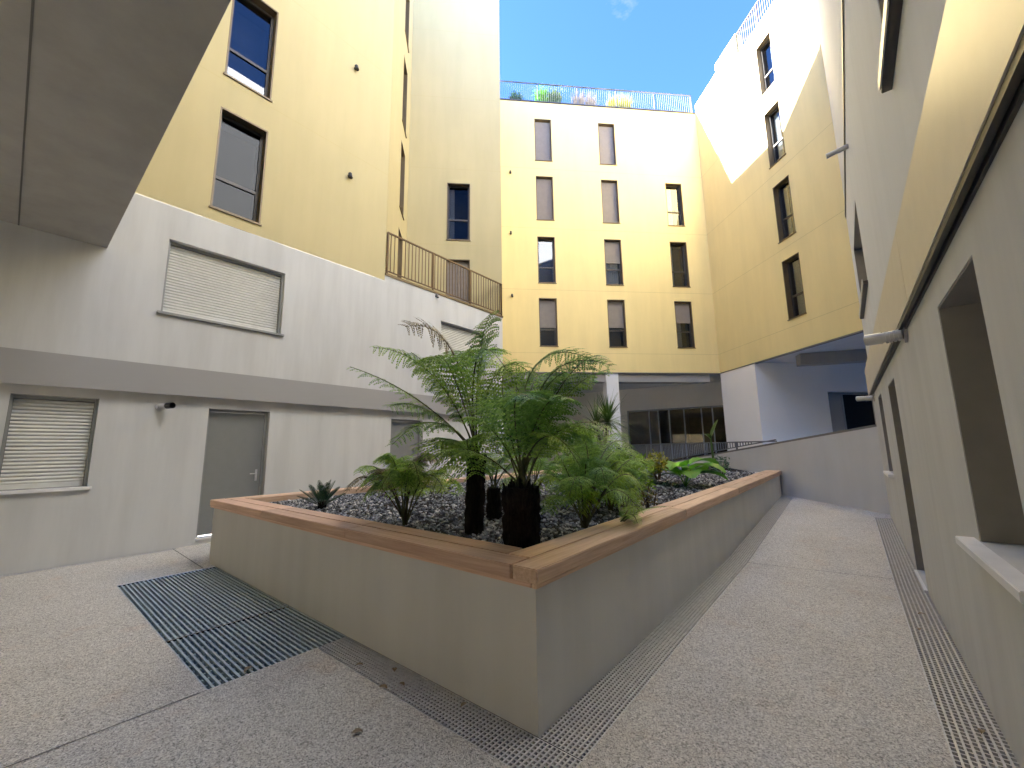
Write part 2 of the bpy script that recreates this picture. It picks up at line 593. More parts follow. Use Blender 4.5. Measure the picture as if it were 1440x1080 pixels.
def door(parent, P, s0, s1, z0, z1, depth=.2, hinge_gap=.0, handle_s=None):
    bm = bmesh.new()
    t = .05
    fbox(bm, P, s0 + .003, s0 + t, -depth, -depth + .09, z0, z1 - .003)
    fbox(bm, P, s1 - t, s1 - .003, -depth, -depth + .09, z0, z1 - .003)
    fbox(bm, P, s0 + t, s1 - t, -depth, -depth + .09, z1 - t, z1 - .003)
    d = link('door', bm, 'doorframe', parent)
    bm = bmesh.new()
    fbox(bm, P, s0 + t + .004, s1 - t - .004, -depth + .02, -depth + .07, z0 + .015, z1 - t - .004, .003)
    link('door_leaf', bm, 'door', d)
    hs = handle_s
    if hs is not None:
        bm = bmesh.new()
        fbox(bm, P, hs - .02, hs + .02, -depth + .07, -depth + .078, z0 + .92, z0 + 1.14, .003)
        y = -depth + .12
        tube(bm, P(hs, -depth + .078, z0 + 1.06), P(hs, y, z0 + 1.06), .009)
        tube(bm, P(hs, y, z0 + 1.06), P(hs - .125, y, z0 + 1.06), .009)
        tube(bm, P(hs, -depth + .078, z0 + .96), P(hs, -depth + .09, z0 + .96), .012)
        link('handle', bm, 'steel', d)
    bm = bmesh.new()
    fbox(bm, P, s0 - .01, s1 + .01, -depth, .03, z0 - .035, z0 - .002, .003)
    link('threshold', bm, 'sill', d)
    return d

def railing(P, s0, s1, ztop, zbot, mat, label, group=None, step=.115, post=1.4, zbotf=None, rad=.009, cat='railing', post_r=.02):
    t = thing('railing', label, cat, group)
    zb = zbotf or (lambda s: zbot)
    bm = bmesh.new()
    fbox(bm, P, s0, s1, -.025, .025, ztop - .035, ztop)
    link('handrail', bm, mat, t)
    bm = bmesh.new()
    d = .012
    v = [P(s, dd, zb(s) + zz) for s in (s0, s1) for dd in (-d, d) for zz in (.06, .09)]
    vv = [bm.verts.new(x) for x in v]
    for q in ((0, 1, 3, 2), (4, 6, 7, 5), (0, 4, 5, 1), (2, 3, 7, 6), (0, 2, 6, 4), (1, 5, 7, 3)):
        bm.faces.new([vv[i] for i in q])
    link('bottom_rail', bm, mat, t)
    n = max(1, round((s1 - s0) / post))
    ps = [s0 + .02 + (s1 - s0 - .04) * i / n for i in range(n + 1)]
    for s in ps:
        if ztop - zb(s) < .12: continue
        bm = bmesh.new()
        fbox(bm, P, s - post_r, s + post_r, -.021, .021, zb(s), ztop - .036)
        link('post', bm, mat, t)
    nb = min(100, int((s1 - s0) / step))
    for i in range(1, nb):
        s = s0 + (s1 - s0) * i / nb
        if min(abs(s - p) for p in ps) < .035 or ztop - zb(s) < .16: continue
        bm = bmesh.new()
        fbox(bm, P, s - rad, s + rad, -rad, rad, zb(s) + .091, ztop - .036)
        link('baluster', bm, mat, t)
    return t

# ================================================================== GROUND
def ground_z(x, y):
    if -1.6 < x and y > 6.6:
        return min(y - 6.6, 6.9) * .040
    return 0.

GX = [(-7.11, -4.725, 1.05, 2.065), (-4.715, -3.57, 1.05, 2.065), (-3.57, -1.24, 1.80, 2.065), (-1.53, -1.24, 2.065, 13.4), (.235, .50, -2, 10.8), (-9.05, -8.90, -6, 2.0)]
bm = bmesh.new()
xs = sorted({-60., -9.05, 40., *[v for g in GX for v in g[:2]], -1.6})
ys = sorted({-60., 90., 13.5, 6.6, *[v for g in GX for v in g[2:]]})
for i in range(len(xs) - 1):
    for j in range(len(ys) - 1):
        cx, cy = (xs[i] + xs[i + 1]) / 2, (ys[j] + ys[j + 1]) / 2
        if any(g[0] < cx < g[1] and g[2] < cy < g[3] for g in GX):
            continue
        up_ = cx > -1.6 and cy > 6.6
        zf = (lambda y: min(max(y - 6.6, 0), 6.9) * .040) if up_ else (lambda y: 0)
        quad(bm, (xs[i], ys[j], zf(ys[j])), (xs[i + 1], ys[j], zf(ys[j])), (xs[i + 1], ys[j + 1], zf(ys[j + 1])), (xs[i], ys[j + 1], zf(ys[j + 1])))
link('paving', bm, 'paving', None, kind='structure')
bm = bmesh.new()
def strip(bm, a, b, wd, z=.004):
    a, b = Vector((*a, z)), Vector((*b, z))
    n = (b - a).cross(Vector((0, 0, 1))).normalized() * wd / 2
    quad(bm, a - n, b - n, b + n, a + n)
strip(bm, (-3.56, -3), (-3.56, 1.05), .008)
strip(bm, (-9.0, 1.97), (-7.13, 1.93), .014)
strip(bm, (-1.24, 6.585), (.235, 6.80), .010, .010)
link('paving_joints', bm, 'joint', None, kind='structure')

def grate(label, x0, x1, y0, y1, mat, px, py, bw, group, hb=.042, zf=None, frame_w=.008, run=None):
    """open steel grid with a pit below; px,py = mesh pitch"""
    t = thing('floor_grate', label, 'grate', group, (0, 0, 0))
    zf = zf or (lambda y: 0)
    bm = bmesh.new()
    def bar(xa, xb, ya, yb, top=0., h=hb):
        v = [bm.verts.new((x, y, zf(y) + top + z)) for x in (xa, xb) for y in (ya, yb) for z in (-h, 0)]
        for q in ((0, 1, 3, 2), (4, 6, 7, 5), (0, 4, 5, 1), (2, 3, 7, 6), (1, 5, 7, 3)):
            bm.faces.new([v[i] for i in q])
    nx = max(1, round((x1 - x0) / px))
    ny = max(1, round((y1 - y0) / py))
    segs = [(y0, y1)] if y1 < 6.6 or zf(y1) == 0 else [(y0, 6.6), (6.6, y1)]
    for i in range(nx + 1):
        x = x0 + .004 + (x1 - x0 - .008) * i / nx
        for (a, b) in segs:
            bar(x - bw / 2, x + bw / 2, a + .002, b - .002, -.002 if run is None else -run)
    for j in range(ny + 1):
        y = y0 + .004 + (y1 - y0 - .008) * j / ny
        bar(x0 + .002, x1 - .002, y - bw / 2, y + bw / 2, -.0035)
    link('grid', bm, mat, t)
    bm = bmesh.new()
    zz = -.10
    for (a, b) in segs:
        quad(bm, (x0, a, zz + zf(a)), (x1, a, zz + zf(a)), (x1, b, zz + zf(b)), (x0, b, zz + zf(b)))
        for x in (x0, x1):
            quad(bm, (x, a, zz + zf(a)), (x, b, zz + zf(b)), (x, b, -.001 + zf(b)), (x, a, -.001 + zf(a)))
    for y in (y0, y1):
        quad(bm, (x0, y, zz + zf(y)), (x1, y, zz + zf(y)), (x1, y, -.001 + zf(y)), (x0, y, -.001 + zf(y)))
    link('channel', bm, 'pit', t)
    return t
zslope = lambda y: max(0, y - 6.6) * .040
grate('blue grey steel mat grate nearer the left wall, at the planter corner', *GX[0], 'matgrate', .100, .040, .0155, 'square blue grey mat grates', run=.018, hb=.055)
grate('blue grey steel mat grate with a dry leaf on it, next to the drain strip', *GX[1], 'matgrate', .100, .040, .0155, 'square blue grey mat grates', run=.018, hb=.055)
grate('steel drain grating along the shorter front face of the planter', *GX[2], 'steel', .029, .029, .011, 'steel drain gratings')
grate('long steel drain grating along the planter side of the sloping path', *GX[3], 'steel', .029, .029, .011, 'steel drain gratings', zf=zslope)
grate('long steel drain grating along the wall with the white sill', *GX[4], 'steel', .033, .040, .011, 'steel drain gratings', zf=zslope)
grate('narrow drain grating at the foot of the wall with the grey doors', *GX[5], 'steel', .035, .03, .010, 'steel drain gratings')

# ================================================================== LEFT BLOCK
YC = 'yellow'
blkA = thing('apartment_building', 'tall yellow apartment block over a grey two storey base with doors and roller shutters', 'building', None, (-9.04, 5, 0))
blkA_off = Matrix.Translation((9.04, -5, 0))
def keep(o):  # parts are modelled in world coordinates: cancel the parent's offset
    o.matrix_parent_inverse = blkA_off
    return o
blkA.location = (0, 0, 0)
PL = frame((-9.04, 0), (0, 1), (1, 0))
PU = frame((-8.9, 0), (0, 1), (1, 0))
holesL = [(-.035, .853, 1.11, 2.452), (2.29, 3.325, .11, 2.396), (6.19, 7.215, .09, 2.385)]
bm = bmesh.new()
sheet(bm, PL, -7.2, 10.34, -.1, 2.62, holesL, .22)
link('ground_floor_wall', bm, 'grey', blkA)
bm = bmesh.new()
quad(bm, PU(-7.2, 0, 2.58), PU(10.48, 0, 2.58), PU(10.48, 0, 3.07), PU(-7.2, 0, 3.07))
quad(bm, PU(-7.2, 0, 2.58), PU(10.48, 0, 2.58), PU(10.48, -.16, 2.60), PU(-7.2, -.16, 2.60))
link('band', bm, 'greyband', blkA)
holesU = [(1.426, 3.36, 3.998, 5.335), (7.69, 9.6, 3.998, 5.335)]
bm = bmesh.new()
sheet(bm, PU, -7.2, 10.48, 3.07, 5.955, holesU, .22)
quad(bm, PU(5.76, 0, 5.955), PU(10.48, 0, 5.955), PU(10.48, 0, 6.10), PU(5.76, 0, 6.10))
link('first_floor_wall', bm, 'grey', blkA)
holesA = []
for (z0, z1) in ((6.21, 8.36), (9.10, 11.36), (12.15, 14.4), (15.2, 17.4), (18.1, 20.2)):
    holesA.append((1.945, 2.81, z0, z1))
bm = bmesh.new()
sheet(bm, PU, .69, 5.76, 5.958, 23, holesA, .24, d=.004)
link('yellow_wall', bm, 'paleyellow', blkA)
PR = frame((-8.9, 5.76), (-S, S), (S, S))
holesR = [(1.72, 2.48, 6.17, 8.44), (1.72, 2.48, 9.15, 11.47), (1.72, 2.48, 12.2, 14.66), (1.72, 2.48, 15.6, 17.7)]
bm = bmesh.new()
sheet(bm, PR, -.01, 3.31, 5.958, 23, holesR, .2)
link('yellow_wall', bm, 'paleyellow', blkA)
PB = frame((-8.9, 10.48), (S, S), (S, -S))
holesB = [(-1.97, -1.13, 6.16, 8.22), (-1.965, -1.13, 8.945, 11.17)]
bm = bmesh.new()
sheet(bm, PB, -3.34, 0, 5.958, 19.25, holesB, .22)
quad(bm, PB(-3.34, 0, 19.25), PB(0, 0, 19.25), PB(0, 0, 19.3), PB(-3.34, 0, 21.45))  # unseen sloped parapet, added to complete the shadow edge on the sunlit facade
quad(bm, PB(-3.34, -.3, 19.25), PB(0, -.3, 19.25), PB(0, -.3, 19.3), PB(-3.34, -.3, 21.45))
quad(bm, PB(-3.34, 0, 21.45), PB(0, 0, 19.3), PB(0, -.3, 19.3), PB(-3.34, -.3, 21.45))
link('yellow_wall', bm, 'paleyellow', blkA)
PBS = frame((-8.9, 10.48), (-S, S), (S, S))
bm = bmesh.new()
sheet(bm, PBS, 0, 7, 4.86, 19.25)
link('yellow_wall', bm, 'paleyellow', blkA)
bm = bmesh.new()
sheet(bm, PBS, .02, 9, -.1, 4.858)
link('ground_floor_wall', bm, 'grey', blkA)
bm = bmesh.new()
f = bm.faces.new([bm.verts.new(p) for p in ((-8.9, 5.76, 6.12), (-8.9, 10.48, 6.12), (-11.28, 8.1, 6.12))])
fbox(bm, PU, 5.765, 10.5, -.25, .03, 6.103, 6.16)
link('terrace_slab', bm, 'bronze', blkA)
bm = bmesh.new()
for (pts, z) in ((((-8.9, .69), (-8.9, 5.76), (-11.2, 8.0), (-24, 8.0), (-24, .69)), 23), (((-8.9, 10.48), (-13.85, 15.43), (-24, 12), (-24, 7.9), (-11.25, 8.1)), 19.25)):
    bm.faces.new([bm.verts.new((*p, z - .02)) for p in pts])
    n = len(pts)
    for k in range(2 if n == 5 and z < 20 else 3, n):
        a, b = pts[k - 1], pts[k]
        quad(bm, (*a, 0), (*b, 0), (*b, z), (*a, z))
link('roof', bm, 'soffit', blkA)
joints(blkA, PU, .69, 5.76, (8.95, 11.95, 14.9), .006, skips=holesA)
joints(blkA, PR, .0, 3.31, (8.95, 11.95, 14.9), .002, skips=holesR)
joints(blkA, PB, -3.34, 0, (8.75, 11.72, 14.68, 17.6), .002, skips=holesB)
for (s0, s1, z0, z1) in holesA:
    window(blkA, PU, s0, s1, z0, z1, .24, 'glass', 'bronze', 'darkframe', transom=.34, gl='glassdull' if z0 < 7 else 'glass')
for (s0, s1, z0, z1) in holesR:
    window(blkA, PR, s0, s1, z0, z1, .2, 'glass', 'bronze', 'darkframe')
window(blkA, PB, *holesB[1], .22, 'glass', 'bronze', 'darkframe', transom=.38, curtain=.3, gl='glassdull')
window(blkA, PB, *holesB[0], .22, 'glass', 'bronze', 'darkframe', blind=.8, transom=.2)
shutter_window(blkA, PL, *holesL[0], .2)
shutter_window(blkA, PU, *holesU[0], .2, sill='doorframe')
shutter_window(blkA, PU, *holesU[1], .2, sill='doorframe')
door(blkA, PL, *holesL[1], .2, handle_s=3.2)
door(blkA, PL, *holesL[2], .2, handle_s=7.09)
railing(PU, 5.80, 10.46, 7.33, 6.16, 'rail', 'bronze railing of the first terrace, on top of the grey wall above the ferns')

# ================================================================== REAR BLOCK (C facing, D sunlit, E return)
blkC = thing('apartment_building', 'yellow apartment block around the back corner, partly sunlit, with rows of narrow windows', 'building')
CX = (-4.153, 20.038)
PC = frame(CX, (S, S), (S, -S))
PD = frame(CX, (S, -S), (-S, -S))
rows = [(5.965, 8.17), (8.87, 11.10), (11.92, 14.13), (14.93, 17.14)]
colsC = [(-8.21, -7.40), (-5.09, -4.27), (-1.91, -1.08)]
holesC = [(a, b, z0, z1) for ci, (a, b) in enumerate(colsC) for ri, (z0, z1) in enumerate(rows) if not (ci == 2 and ri == 3)]
bm = bmesh.new()
sheet(bm, PC, -10.12, 0, 4.82, 18.02, holesC, .25)
link('yellow_wall', bm, YC, blkC)
holesD = [(4.22, 5.0, z0, z1) for (z0, z1) in ((5.945, 8.13), (8.87, 11.06), (11.88, 14.12), (14.91, 17.06))]
bm = bmesh.new()
sheet(bm, PD, 0, 6.868, 4.82, 17.93, holesD, .25)
# stepped parapet
quad(bm, PD(0, 0, 17.93), PD(1.77, 0, 17.93), PD(1.77, 0, 18.56), PD(0, 0, 18.50))
quad(bm, PD(1.77, 0, 17.93), PD(3.15, 0, 17.93), PD(3.24, 0, 18.97), PD(1.77, 0, 18.97))
for (a, b, z) in ((0, 1.77, 18.53), (1.77, 3.2, 18.97)):
    quad(bm, PD(a, 0, z), PD(b, 0, z), PD(b, -.3, z), PD(a, -.3, z))
    quad(bm, PD(b, 0, z), PD(b, -.3, z), PD(b, -.3, 17.9), PD(b, 0, 17.9))
    quad(bm, PD(a, -.3, 17.9), PD(b, -.3, 17.9), PD(b, -.3, z), PD(a, -.3, z))
link('yellow_wall', bm, YC, blkC)
PE = frame((.703, 15.182), (0, -1), (-1, 0))
bm = bmesh.new()
sheet(bm, PE, 0, 2.2, 4.82, 17.93, [], .25)
sheet(bm, PE, 2.2, 14.5, 4.82, 17.95, [], .25)  # mostly unseen stretch, made pale to bounce sunlight into the court
quad(bm, PE(2.2, 0, 17.9), PE(2.2, -12, 17.9), PE(2.2, -12, 17.95), PE(2.2, 0, 17.95))
quad(bm, PE(2.2, 0, 17.95), PE(2.2, -12, 17.95), PE(14.5, -12, 17.95), PE(14.5, 0, 17.95))
link('return_wall', bm, 'upwhite', blkC)
bm = bmesh.new()
pts = [PC(-10.12, 0, 0), PC(0, 0, 0), PD(6.868, 0, 0), PE(14.5, 0, 0), Vector((14, .69, 0)), Vector((14, 34, 0)), Vector((-20, 34, 0))]
bm.faces.new([bm.verts.new((p.x, p.y, 17.90)) for p in pts])
for k in range(3, len(pts)):
    a, b = pts[k], pts[(k + 1) % len(pts)]
    quad(bm, (a.x, a.y, -.1 if k > 4 else 1.45), (b.x, b.y, -.1 if k > 4 else 1.45), (b.x, b.y, 17.9), (a.x, a.y, 17.9))  # unseen outer walls, gap below sized for light reaching the passage
link('roof', bm, 'soffit', blkC)
# soffit over the passage
bm = bmesh.new()
bm.faces.new([bm.verts.new((p.x, p.y, 4.815)) for p in pts[:3] + [Vector((.703, 9, 0)), Vector((14, 9, 0))] + pts[5:]])
link('passage_ceiling', bm, 'pale', blkC)
# edge strip (drip) below the yellow walls
bm = bmesh.new()
fbox(bm, PC, -10.1, -.004, -.12, .006, 4.775, 4.818)
fbox(bm, PD, .02, 6.86, -.12, .006, 4.775, 4.818)
link('drip_edge', bm, 'railgrey', blkC)
joints(blkC, PC, -10.1, 0, (5.66, 8.55, 11.5, 14.5), .002, skips=holesC)
joints(blkC, PD, 0, 6.86, (5.66, 8.55, 11.5, 14.5), .002, skips=holesD)
bm = bmesh.new()
fbox(bm, PC, -10.1, -.02, -.25, .03, 18.022, 18.07)
link('coping', bm, 'darkframe', blkC)
kinds = {(0, 3): ('closed', 0, 0), (1, 3): ('closed', 0, 0), (0, 2): ('closed', 0, 0), (1, 2): ('closed', 0, 0),
         (2, 2): ('glass', 0, .55), (0, 1): ('glass', 0, 0), (1, 1): ('glass', .5, .9), (2, 1): ('glass', 0, .3),
         (0, 0): ('glass', .6, 0), (1, 0): ('glass', .58, 0), (2, 0): ('glass', .45, .5)}
for ci, (a, b) in enumerate(colsC):
    for ri, (z0, z1) in enumerate(rows):
        if (ci, ri) not in kinds: continue
        k, bl, cu = kinds[(ci, ri)]
        window(blkC, PC, a, b, z0, z1, .25, k, 'bronze', 'darkframe', blind=bl, curtain=cu)
for i, h in enumerate(holesD):
    window(blkC, PD, *h, .25, 'glass', 'bronze', 'darkframe', curtain=(.75, .3, .4, -.6)[i], transom=.38)
# ground level of the rear block
bm = bmesh.new()
fbox(bm, PD, .0, 2.27, -.30, -.008, -.1, 4.774)
link('white_wall', bm, 'white', blkC)
bm = bmesh.new()
fbox(bm, PC, -5.29, -4.745, -.58, -.03, -.1, 4.774)
link('column', bm, 'pale', blkC)
bm = bmesh.new()
fbox(bm, PC, -4.745, -.45, -.60, -.12, 4.42, 4.80)
fbox(bm, PC, -10.0, -5.29, -.60, -.12, 4.42, 4.80)
link('beam', bm, 'greyband', blkC)
PG = frame((-9.9, 22.0), (.9914, .131), (.131, -.9914))
bm = bmesh.new()
sheet(bm, PG, -7, 9, -.1, 4.81, [(.35, 5.55, .7, 3.6)], .2)
link('back_wall', bm, 'white', blkC)
bm = bmesh.new()
for s in (.38, 1.55, 2.05, 2.6, 3.35, 4.2, 4.72, 5.5):
    fbox(bm, PG, s - .03, s + .03, -.16, -.09, .7, 3.58)
fbox(bm, PG, .36, 5.53, -.16, -.09, 3.52, 3.595)
fbox(bm, PG, .36, 5.53, -.158, -.092, .70, .78)
gl = link('glazed_screen', bm, 'raillight', blkC)
bm = bmesh.new()
quad(bm, PG(.38, -.125, .75), PG(5.5, -.125, .75), PG(5.5, -.125, 3.55), PG(.38, -.125, 3.55))
link('pane', bm, 'glass2', gl)
bm = bmesh.new()
fbox(bm, PG, 2.2, 3.3, -1.9, -1.8, .7, 3.6)
fbox(bm, PG, 3.4, 4.1, -1.2, -1.1, .7, 1.9)
link('interior_panel', bm, 'woodwall', gl)
bm = bmesh.new()
for q in ((.2, 5.7),):
    quad(bm, PG(-.5, -3, .7), PG(6.5, -3, .7), PG(6.5, -3, 3.7), PG(-.5, -3, 3.7))
    quad(bm, PG(-.5, -.2, 3.7), PG(6.5, -.2, 3.7), PG(6.5, -3, 3.7), PG(-.5, -3, 3.7))
    quad(bm, PG(-.5, -.2, .7), PG(6.5, -.2, .7), PG(6.5, -3, .7), PG(-.5, -3, .7))
    quad(bm, PG(-.5, -.2, .7), PG(-.5, -3, .7), PG(-.5, -3, 3.7), PG(-.5, -.2, 3.7))
    quad(bm, PG(6.5, -.2, .7), PG(6.5, -3, .7), PG(6.5, -3, 3.7), PG(6.5, -.2, 3.7))
link('room', bm, 'woodwall', gl)
# wall with the entrance to the right of the white wall
PW = frame((-2.548, 18.433), (S, S), (S, -S))
bm = bmesh.new()
sheet(bm, PW, 0, 9, -.1, 4.81, [(3.0, 5.3, .9, 3.66)], .35)
link('back_wall', bm, 'white', blkC)
bm = bmesh.new()
fbox(bm, PW, 3.02, 3.10, -.33, -.26, .9, 3.64)
fbox(bm, PW, 3.82, 3.90, -.33, -.26, .9, 3.57)
fbox(bm, PW, 5.22, 5.29, -.33, -.26, .9, 3.64)
fbox(bm, PW, 3.10, 5.22, -.33, -.26, 3.57, 3.64)
ed = link('entrance_door', bm, 'doorframe', blkC)
bm = bmesh.new()
fbox(bm, PW, 3.10, 3.82, -.32, -.28, .9, 3.565)
link('side_panel', bm, 'soffit', ed)
bm = bmesh.new()
quad(bm, PW(3.9, -.3, .9), PW(5.22, -.3, .9), PW(5.22, -.3, 3.57), PW(3.9, -.3, 3.57))
link('pane', bm, 'darkpane', ed)
bm = bmesh.new()
quad(bm, PW(3, -.8, .9), PW(5.3, -.8, .9), PW(5.3, -.8, 3.66), PW(3, -.8, 3.66))
quad(bm, PW(3, -.8, 3.66), PW(5.3, -.8, 3.66), PW(5.3, -.34, 3.66), PW(3, -.34, 3.66))
link('room', bm, 'dark', ed)
bm = bmesh.new()
PB2 = frame((-1.0, 17.62), (.93, .37), (.37, -.93))
fbox(bm, PB2, 0, 5, -.45, 0, 4.40, 4.80)
link('beam', bm, 'soffit', blkC)
PCr = frame(CX, (S, S), (S, -S))
railing(frame((CX[0] - .06, CX[1] + .02), (S, S), (S, -S)), -9.95, -.1, 19.13, 18.07, 'railgrey', 'thin barred roof terrace railing along the shaded back facade, potted plants behind it', 'roof railings', step=.1, post=1.9, rad=.0055)
railing(frame((CX[0] + .06, CX[1] + .06), (S, -S), (-S, -S)), 3.16, 6.86, 18.98, 17.95, 'rail', 'dark roof railing on top of the sunlit facade beside the sky', 'roof railings', step=.11, post=1.2)

# roof pots
def pot_plant(x, y, z, h, rw, mat, label, name='potted_plant', n=90, kind='grass', cat='potted plant'):
    t = thing(name, label, cat, 'pots on the roof terrace', (x, y, z))
    bm = bmesh.new()
    P = frame((0, 0), (S, S), (S, -S))
    fbox(bm, P, -rw, rw, -.14, .14, 0, .22, .01)
    link('pot', bm, 'pot', t)
    bm = bmesh.new()
    rnd = random.Random(int(x * 100))
    for i in range(n):
        s0 = rnd.uniform(-rw, rw) * .85
        lean = rnd.uniform(-.2, .2)
        hh = h * 1.3 * rnd.uniform(.5, 1)
        d0 = rnd.uniform(-.1, .1)
        p0 = P(s0, d0, .2)
        p1 = P(s0 + lean * .4, d0 + rnd.uniform(-.15, .15), .2 + hh * .6)
        p2 = P(s0 + lean, d0 + rnd.uniform(-.3, .3), .2 + hh)
        sd = P(1, 0, 0) * (.012 if kind != 'leafy' else .02)
        quad(bm, p0 - sd, p0 + sd, p1 + sd, p1 - sd)
        quad(bm, p1 - sd, p1 + sd, p2 + sd * .2, p2 - sd * .2)
        if kind == 'leafy':
            for k in range(8):
                c = p0.lerp(p2, rnd.uniform(.2, 1)) + Vector([rnd.uniform(-.1, .1) for _ in range(3)])
                u = Vector([rnd.uniform(-1, 1) for _ in range(3)]).normalized() * .045
                v = u.orthogonal().normalized() * .025
                quad(bm, c - u, c - v, c + u, c + v)
    link('foliage', bm, mat, t)
    return t
for (s, h, rw, mat, kind, lab) in ((-9.0, .62, .25, 'ball', 'leafy', 'small dark shrub in a pot at the end of the roof railing'),
                                   (-7.75, .95, .30, 'big', 'leafy', 'leafy green plant, left one of the first pair on the roof'),
                                   (-7.05, .95, .30, 'cord', 'leafy', 'leafy green plant, right one of the first pair on the roof'),
                                   (-5.85, .85, .28, 'twig', 'grass', 'dry brown grass, left of the two dry pots on the roof'),
                                   (-5.2, .85, .28, 'twig', 'grass', 'dry brown grass, right of the two dry pots on the roof'),
                                   (-4.05, .85, .30, 'yleaf', 'grass', 'yellow green grass, left of the last pair of pots on the roof'),
                                   (-3.4, .9, .30, 'yleaf', 'grass', 'yellow green grass, right of the last pair of pots on the roof')):
    p = PC(s, -.55, 18.0)
    pot_plant(p.x, p.y, p.z, h, rw, mat, lab, kind=kind, n=170 if kind == 'grass' else 100)

# ================================================================== RIGHT BLOCK
blkF = thing('apartment_building', 'grey two storey block beside the path with a glossy beige band above its ground floor', 'building')
PF = frame((.49, 0), (0, 1), (-1, 0))
PFu = frame((.45, 0), (0, 1), (-1, 0))
holesF = [(2.49, 3.36, 1.07, 2.38), (6.43, 7.36, .03, 2.35), (8.74, 9.6, 1.12, 2.39), (-.6, .6, .05, 2.38)]
bm = bmesh.new()
sheet(bm, PF, -14, 11.35, -.1, 2.66, holesF, .42)
link('ground_floor_wall', bm, 'grey', blkF)
holesFu = [(1.5, 3.2, 3.82, 5.2), (7.3, 9.3, 3.82, 5.05)]
bm = bmesh.new()
sheet(bm, PFu, -14, 10.05, 3.16, 6.03, holesFu, .3)
quad(bm, PFu(10.05, 0, 3.16), PFu(10.05, -3, 3.16), PFu(10.05, -3, 6.03), PFu(10.05, 0, 6.03))
quad(bm, PFu(-14, 0, 6.03), PFu(10.05, 0, 6.03), PFu(10.05, -.35, 6.03), PFu(-14, -.35, 6.03))
quad(bm, PFu(9.9, 0, 3.158), PFu(12.2, 0, 3.158), PFu(12.2, -1.5, 3.158), PFu(9.9, -1.5, 3.158))
link('first_floor_wall', bm, 'pale', blkF)
bm = bmesh.new()
fbox(bm, PFu, .69, 10.03, -.25, .015, 6.032, 6.10)
link('coping', bm, 'darkframe', blkF)
# beige panel band with joints
PFb = frame((.44, 0), (0, 1), (-1, 0))
seams = [-14, -11, -8, -5, -2, 1.0, 4.0, 6.4, 8.5, 11.5]
for a, b in zip(seams[:-1], seams[1:]):
    bm = bmesh.new()
    v = [PFb(s, d, z) for s in (a + .004, b - .004) for d, z in ((-.04, 2.60), (0, 2.60), (0, 3.15), (-.02, 3.165))]
    vv = [bm.verts.new(x) for x in v]
    for k in range(3):
        bm.faces.new((vv[k], vv[k + 1], vv[k + 5], vv[k + 4]))
    bm.faces.new(vv[:4]); bm.faces.new(vv[4:])
    link('band_panel', bm, 'beige', blkF)
bm = bmesh.new()
fbox(bm, PFb, -14, 11.48, -.03, -.006, 2.565, 2.598)
fbox(bm, PFb, -14, 11.48, -.049, -.036, 2.55, 2.598)
link('drip_profile', bm, 'darkframe', blkF)
def deep_window(P, h, depth, kind):
    s0, s1, z0, z1 = h
    bm = bmesh.new()
    t = .05
    fbox(bm, P, s0 + .003, s0 + t, -depth, -depth + .07, z0 + .003, z1 - .003)
    fbox(bm, P, s1 - t, s1 - .003, -depth, -depth + .07, z0 + .003, z1 - .003)
    fbox(bm, P, s0 + t, s1 - t, -depth, -depth + .07, z1 - t, z1 - .003)
    fbox(bm, P, s0 + t, s1 - t, -depth, -depth + .07, z0 + .003, z0 + t)
    w = link('window', bm, 'doorframe', blkF)
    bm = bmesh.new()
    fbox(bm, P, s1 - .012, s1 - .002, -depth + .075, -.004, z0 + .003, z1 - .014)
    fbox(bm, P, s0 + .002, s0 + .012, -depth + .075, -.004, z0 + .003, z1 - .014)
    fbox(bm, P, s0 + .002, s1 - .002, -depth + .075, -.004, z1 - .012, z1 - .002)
    link('reveal_shade_lining', bm, 'lining', w)  # added dark boards stand in for shade on the recess sides
    bm = bmesh.new()
    quad(bm, P(s0 + t, -depth + .03, z0 + t), P(s1 - t, -depth + .03, z0 + t), P(s1 - t, -depth + .03, z1 - t), P(s0 + t, -depth + .03, z1 - t))
    link('pane', bm, 'glass', w)
    bm = bmesh.new()
    quad(bm, P(s0, -depth - .4, z0), P(s1, -depth - .4, z0), P(s1, -depth - .4, z1), P(s0, -depth - .4, z1))
    link('room', bm, 'dark', w)
    bm = bmesh.new()
    e = .14 if kind == 'white' else .05
    fbox(bm, P, s0 - e, s1 + e, -depth + .02, .075 if kind == 'white' else .05, z0 - .045, z0 - .001, .004)
    link('sill', bm, 'sill' if kind == 'white' else 'darksill', w)
    if kind != 'white':
        bm = bmesh.new()
        fbox(bm, P, s0 - .02, s1 + .02, .052, .060, z0 - .035, z0 + .035)
        link('sill_edge', bm, 'steel', w)
for h in (holesF[0], holesF[2], holesF[3]):
    deep_window(PF, h, .42, 'white')
for h in holesFu:
    deep_window(PFu, h, .3, 'dark')
fd = door(blkF, PF, *holesF[1], .40, handle_s=6.55)
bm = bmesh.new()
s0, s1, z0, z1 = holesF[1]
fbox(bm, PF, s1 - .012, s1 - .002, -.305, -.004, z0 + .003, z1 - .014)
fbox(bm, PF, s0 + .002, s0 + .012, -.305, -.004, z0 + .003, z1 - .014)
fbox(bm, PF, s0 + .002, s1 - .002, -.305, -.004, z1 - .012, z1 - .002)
link('reveal_shade_lining', bm, 'lining', fd)  # shade in the door recess, added as dark boards
bm = bmesh.new()
bm.faces.new([bm.verts.new(p) for p in ((.44, -14, 6.0), (.44, 10.05, 6.0), (2.9, 10.05, 6.0), (2.9, -14, 6.0))])
quad(bm, (9, -14, -.1), (9, 9, -.1), (9, 9, 6), (9, -14, 6))
link('roof', bm, 'soffit', blkF)
# rain spout
bm = bmesh.new()
tube(bm, (.46, 7.0, 5.72), (.20, 7.0, 5.68), .035, 10)
link('spout', bm, 'lampw', blkF)

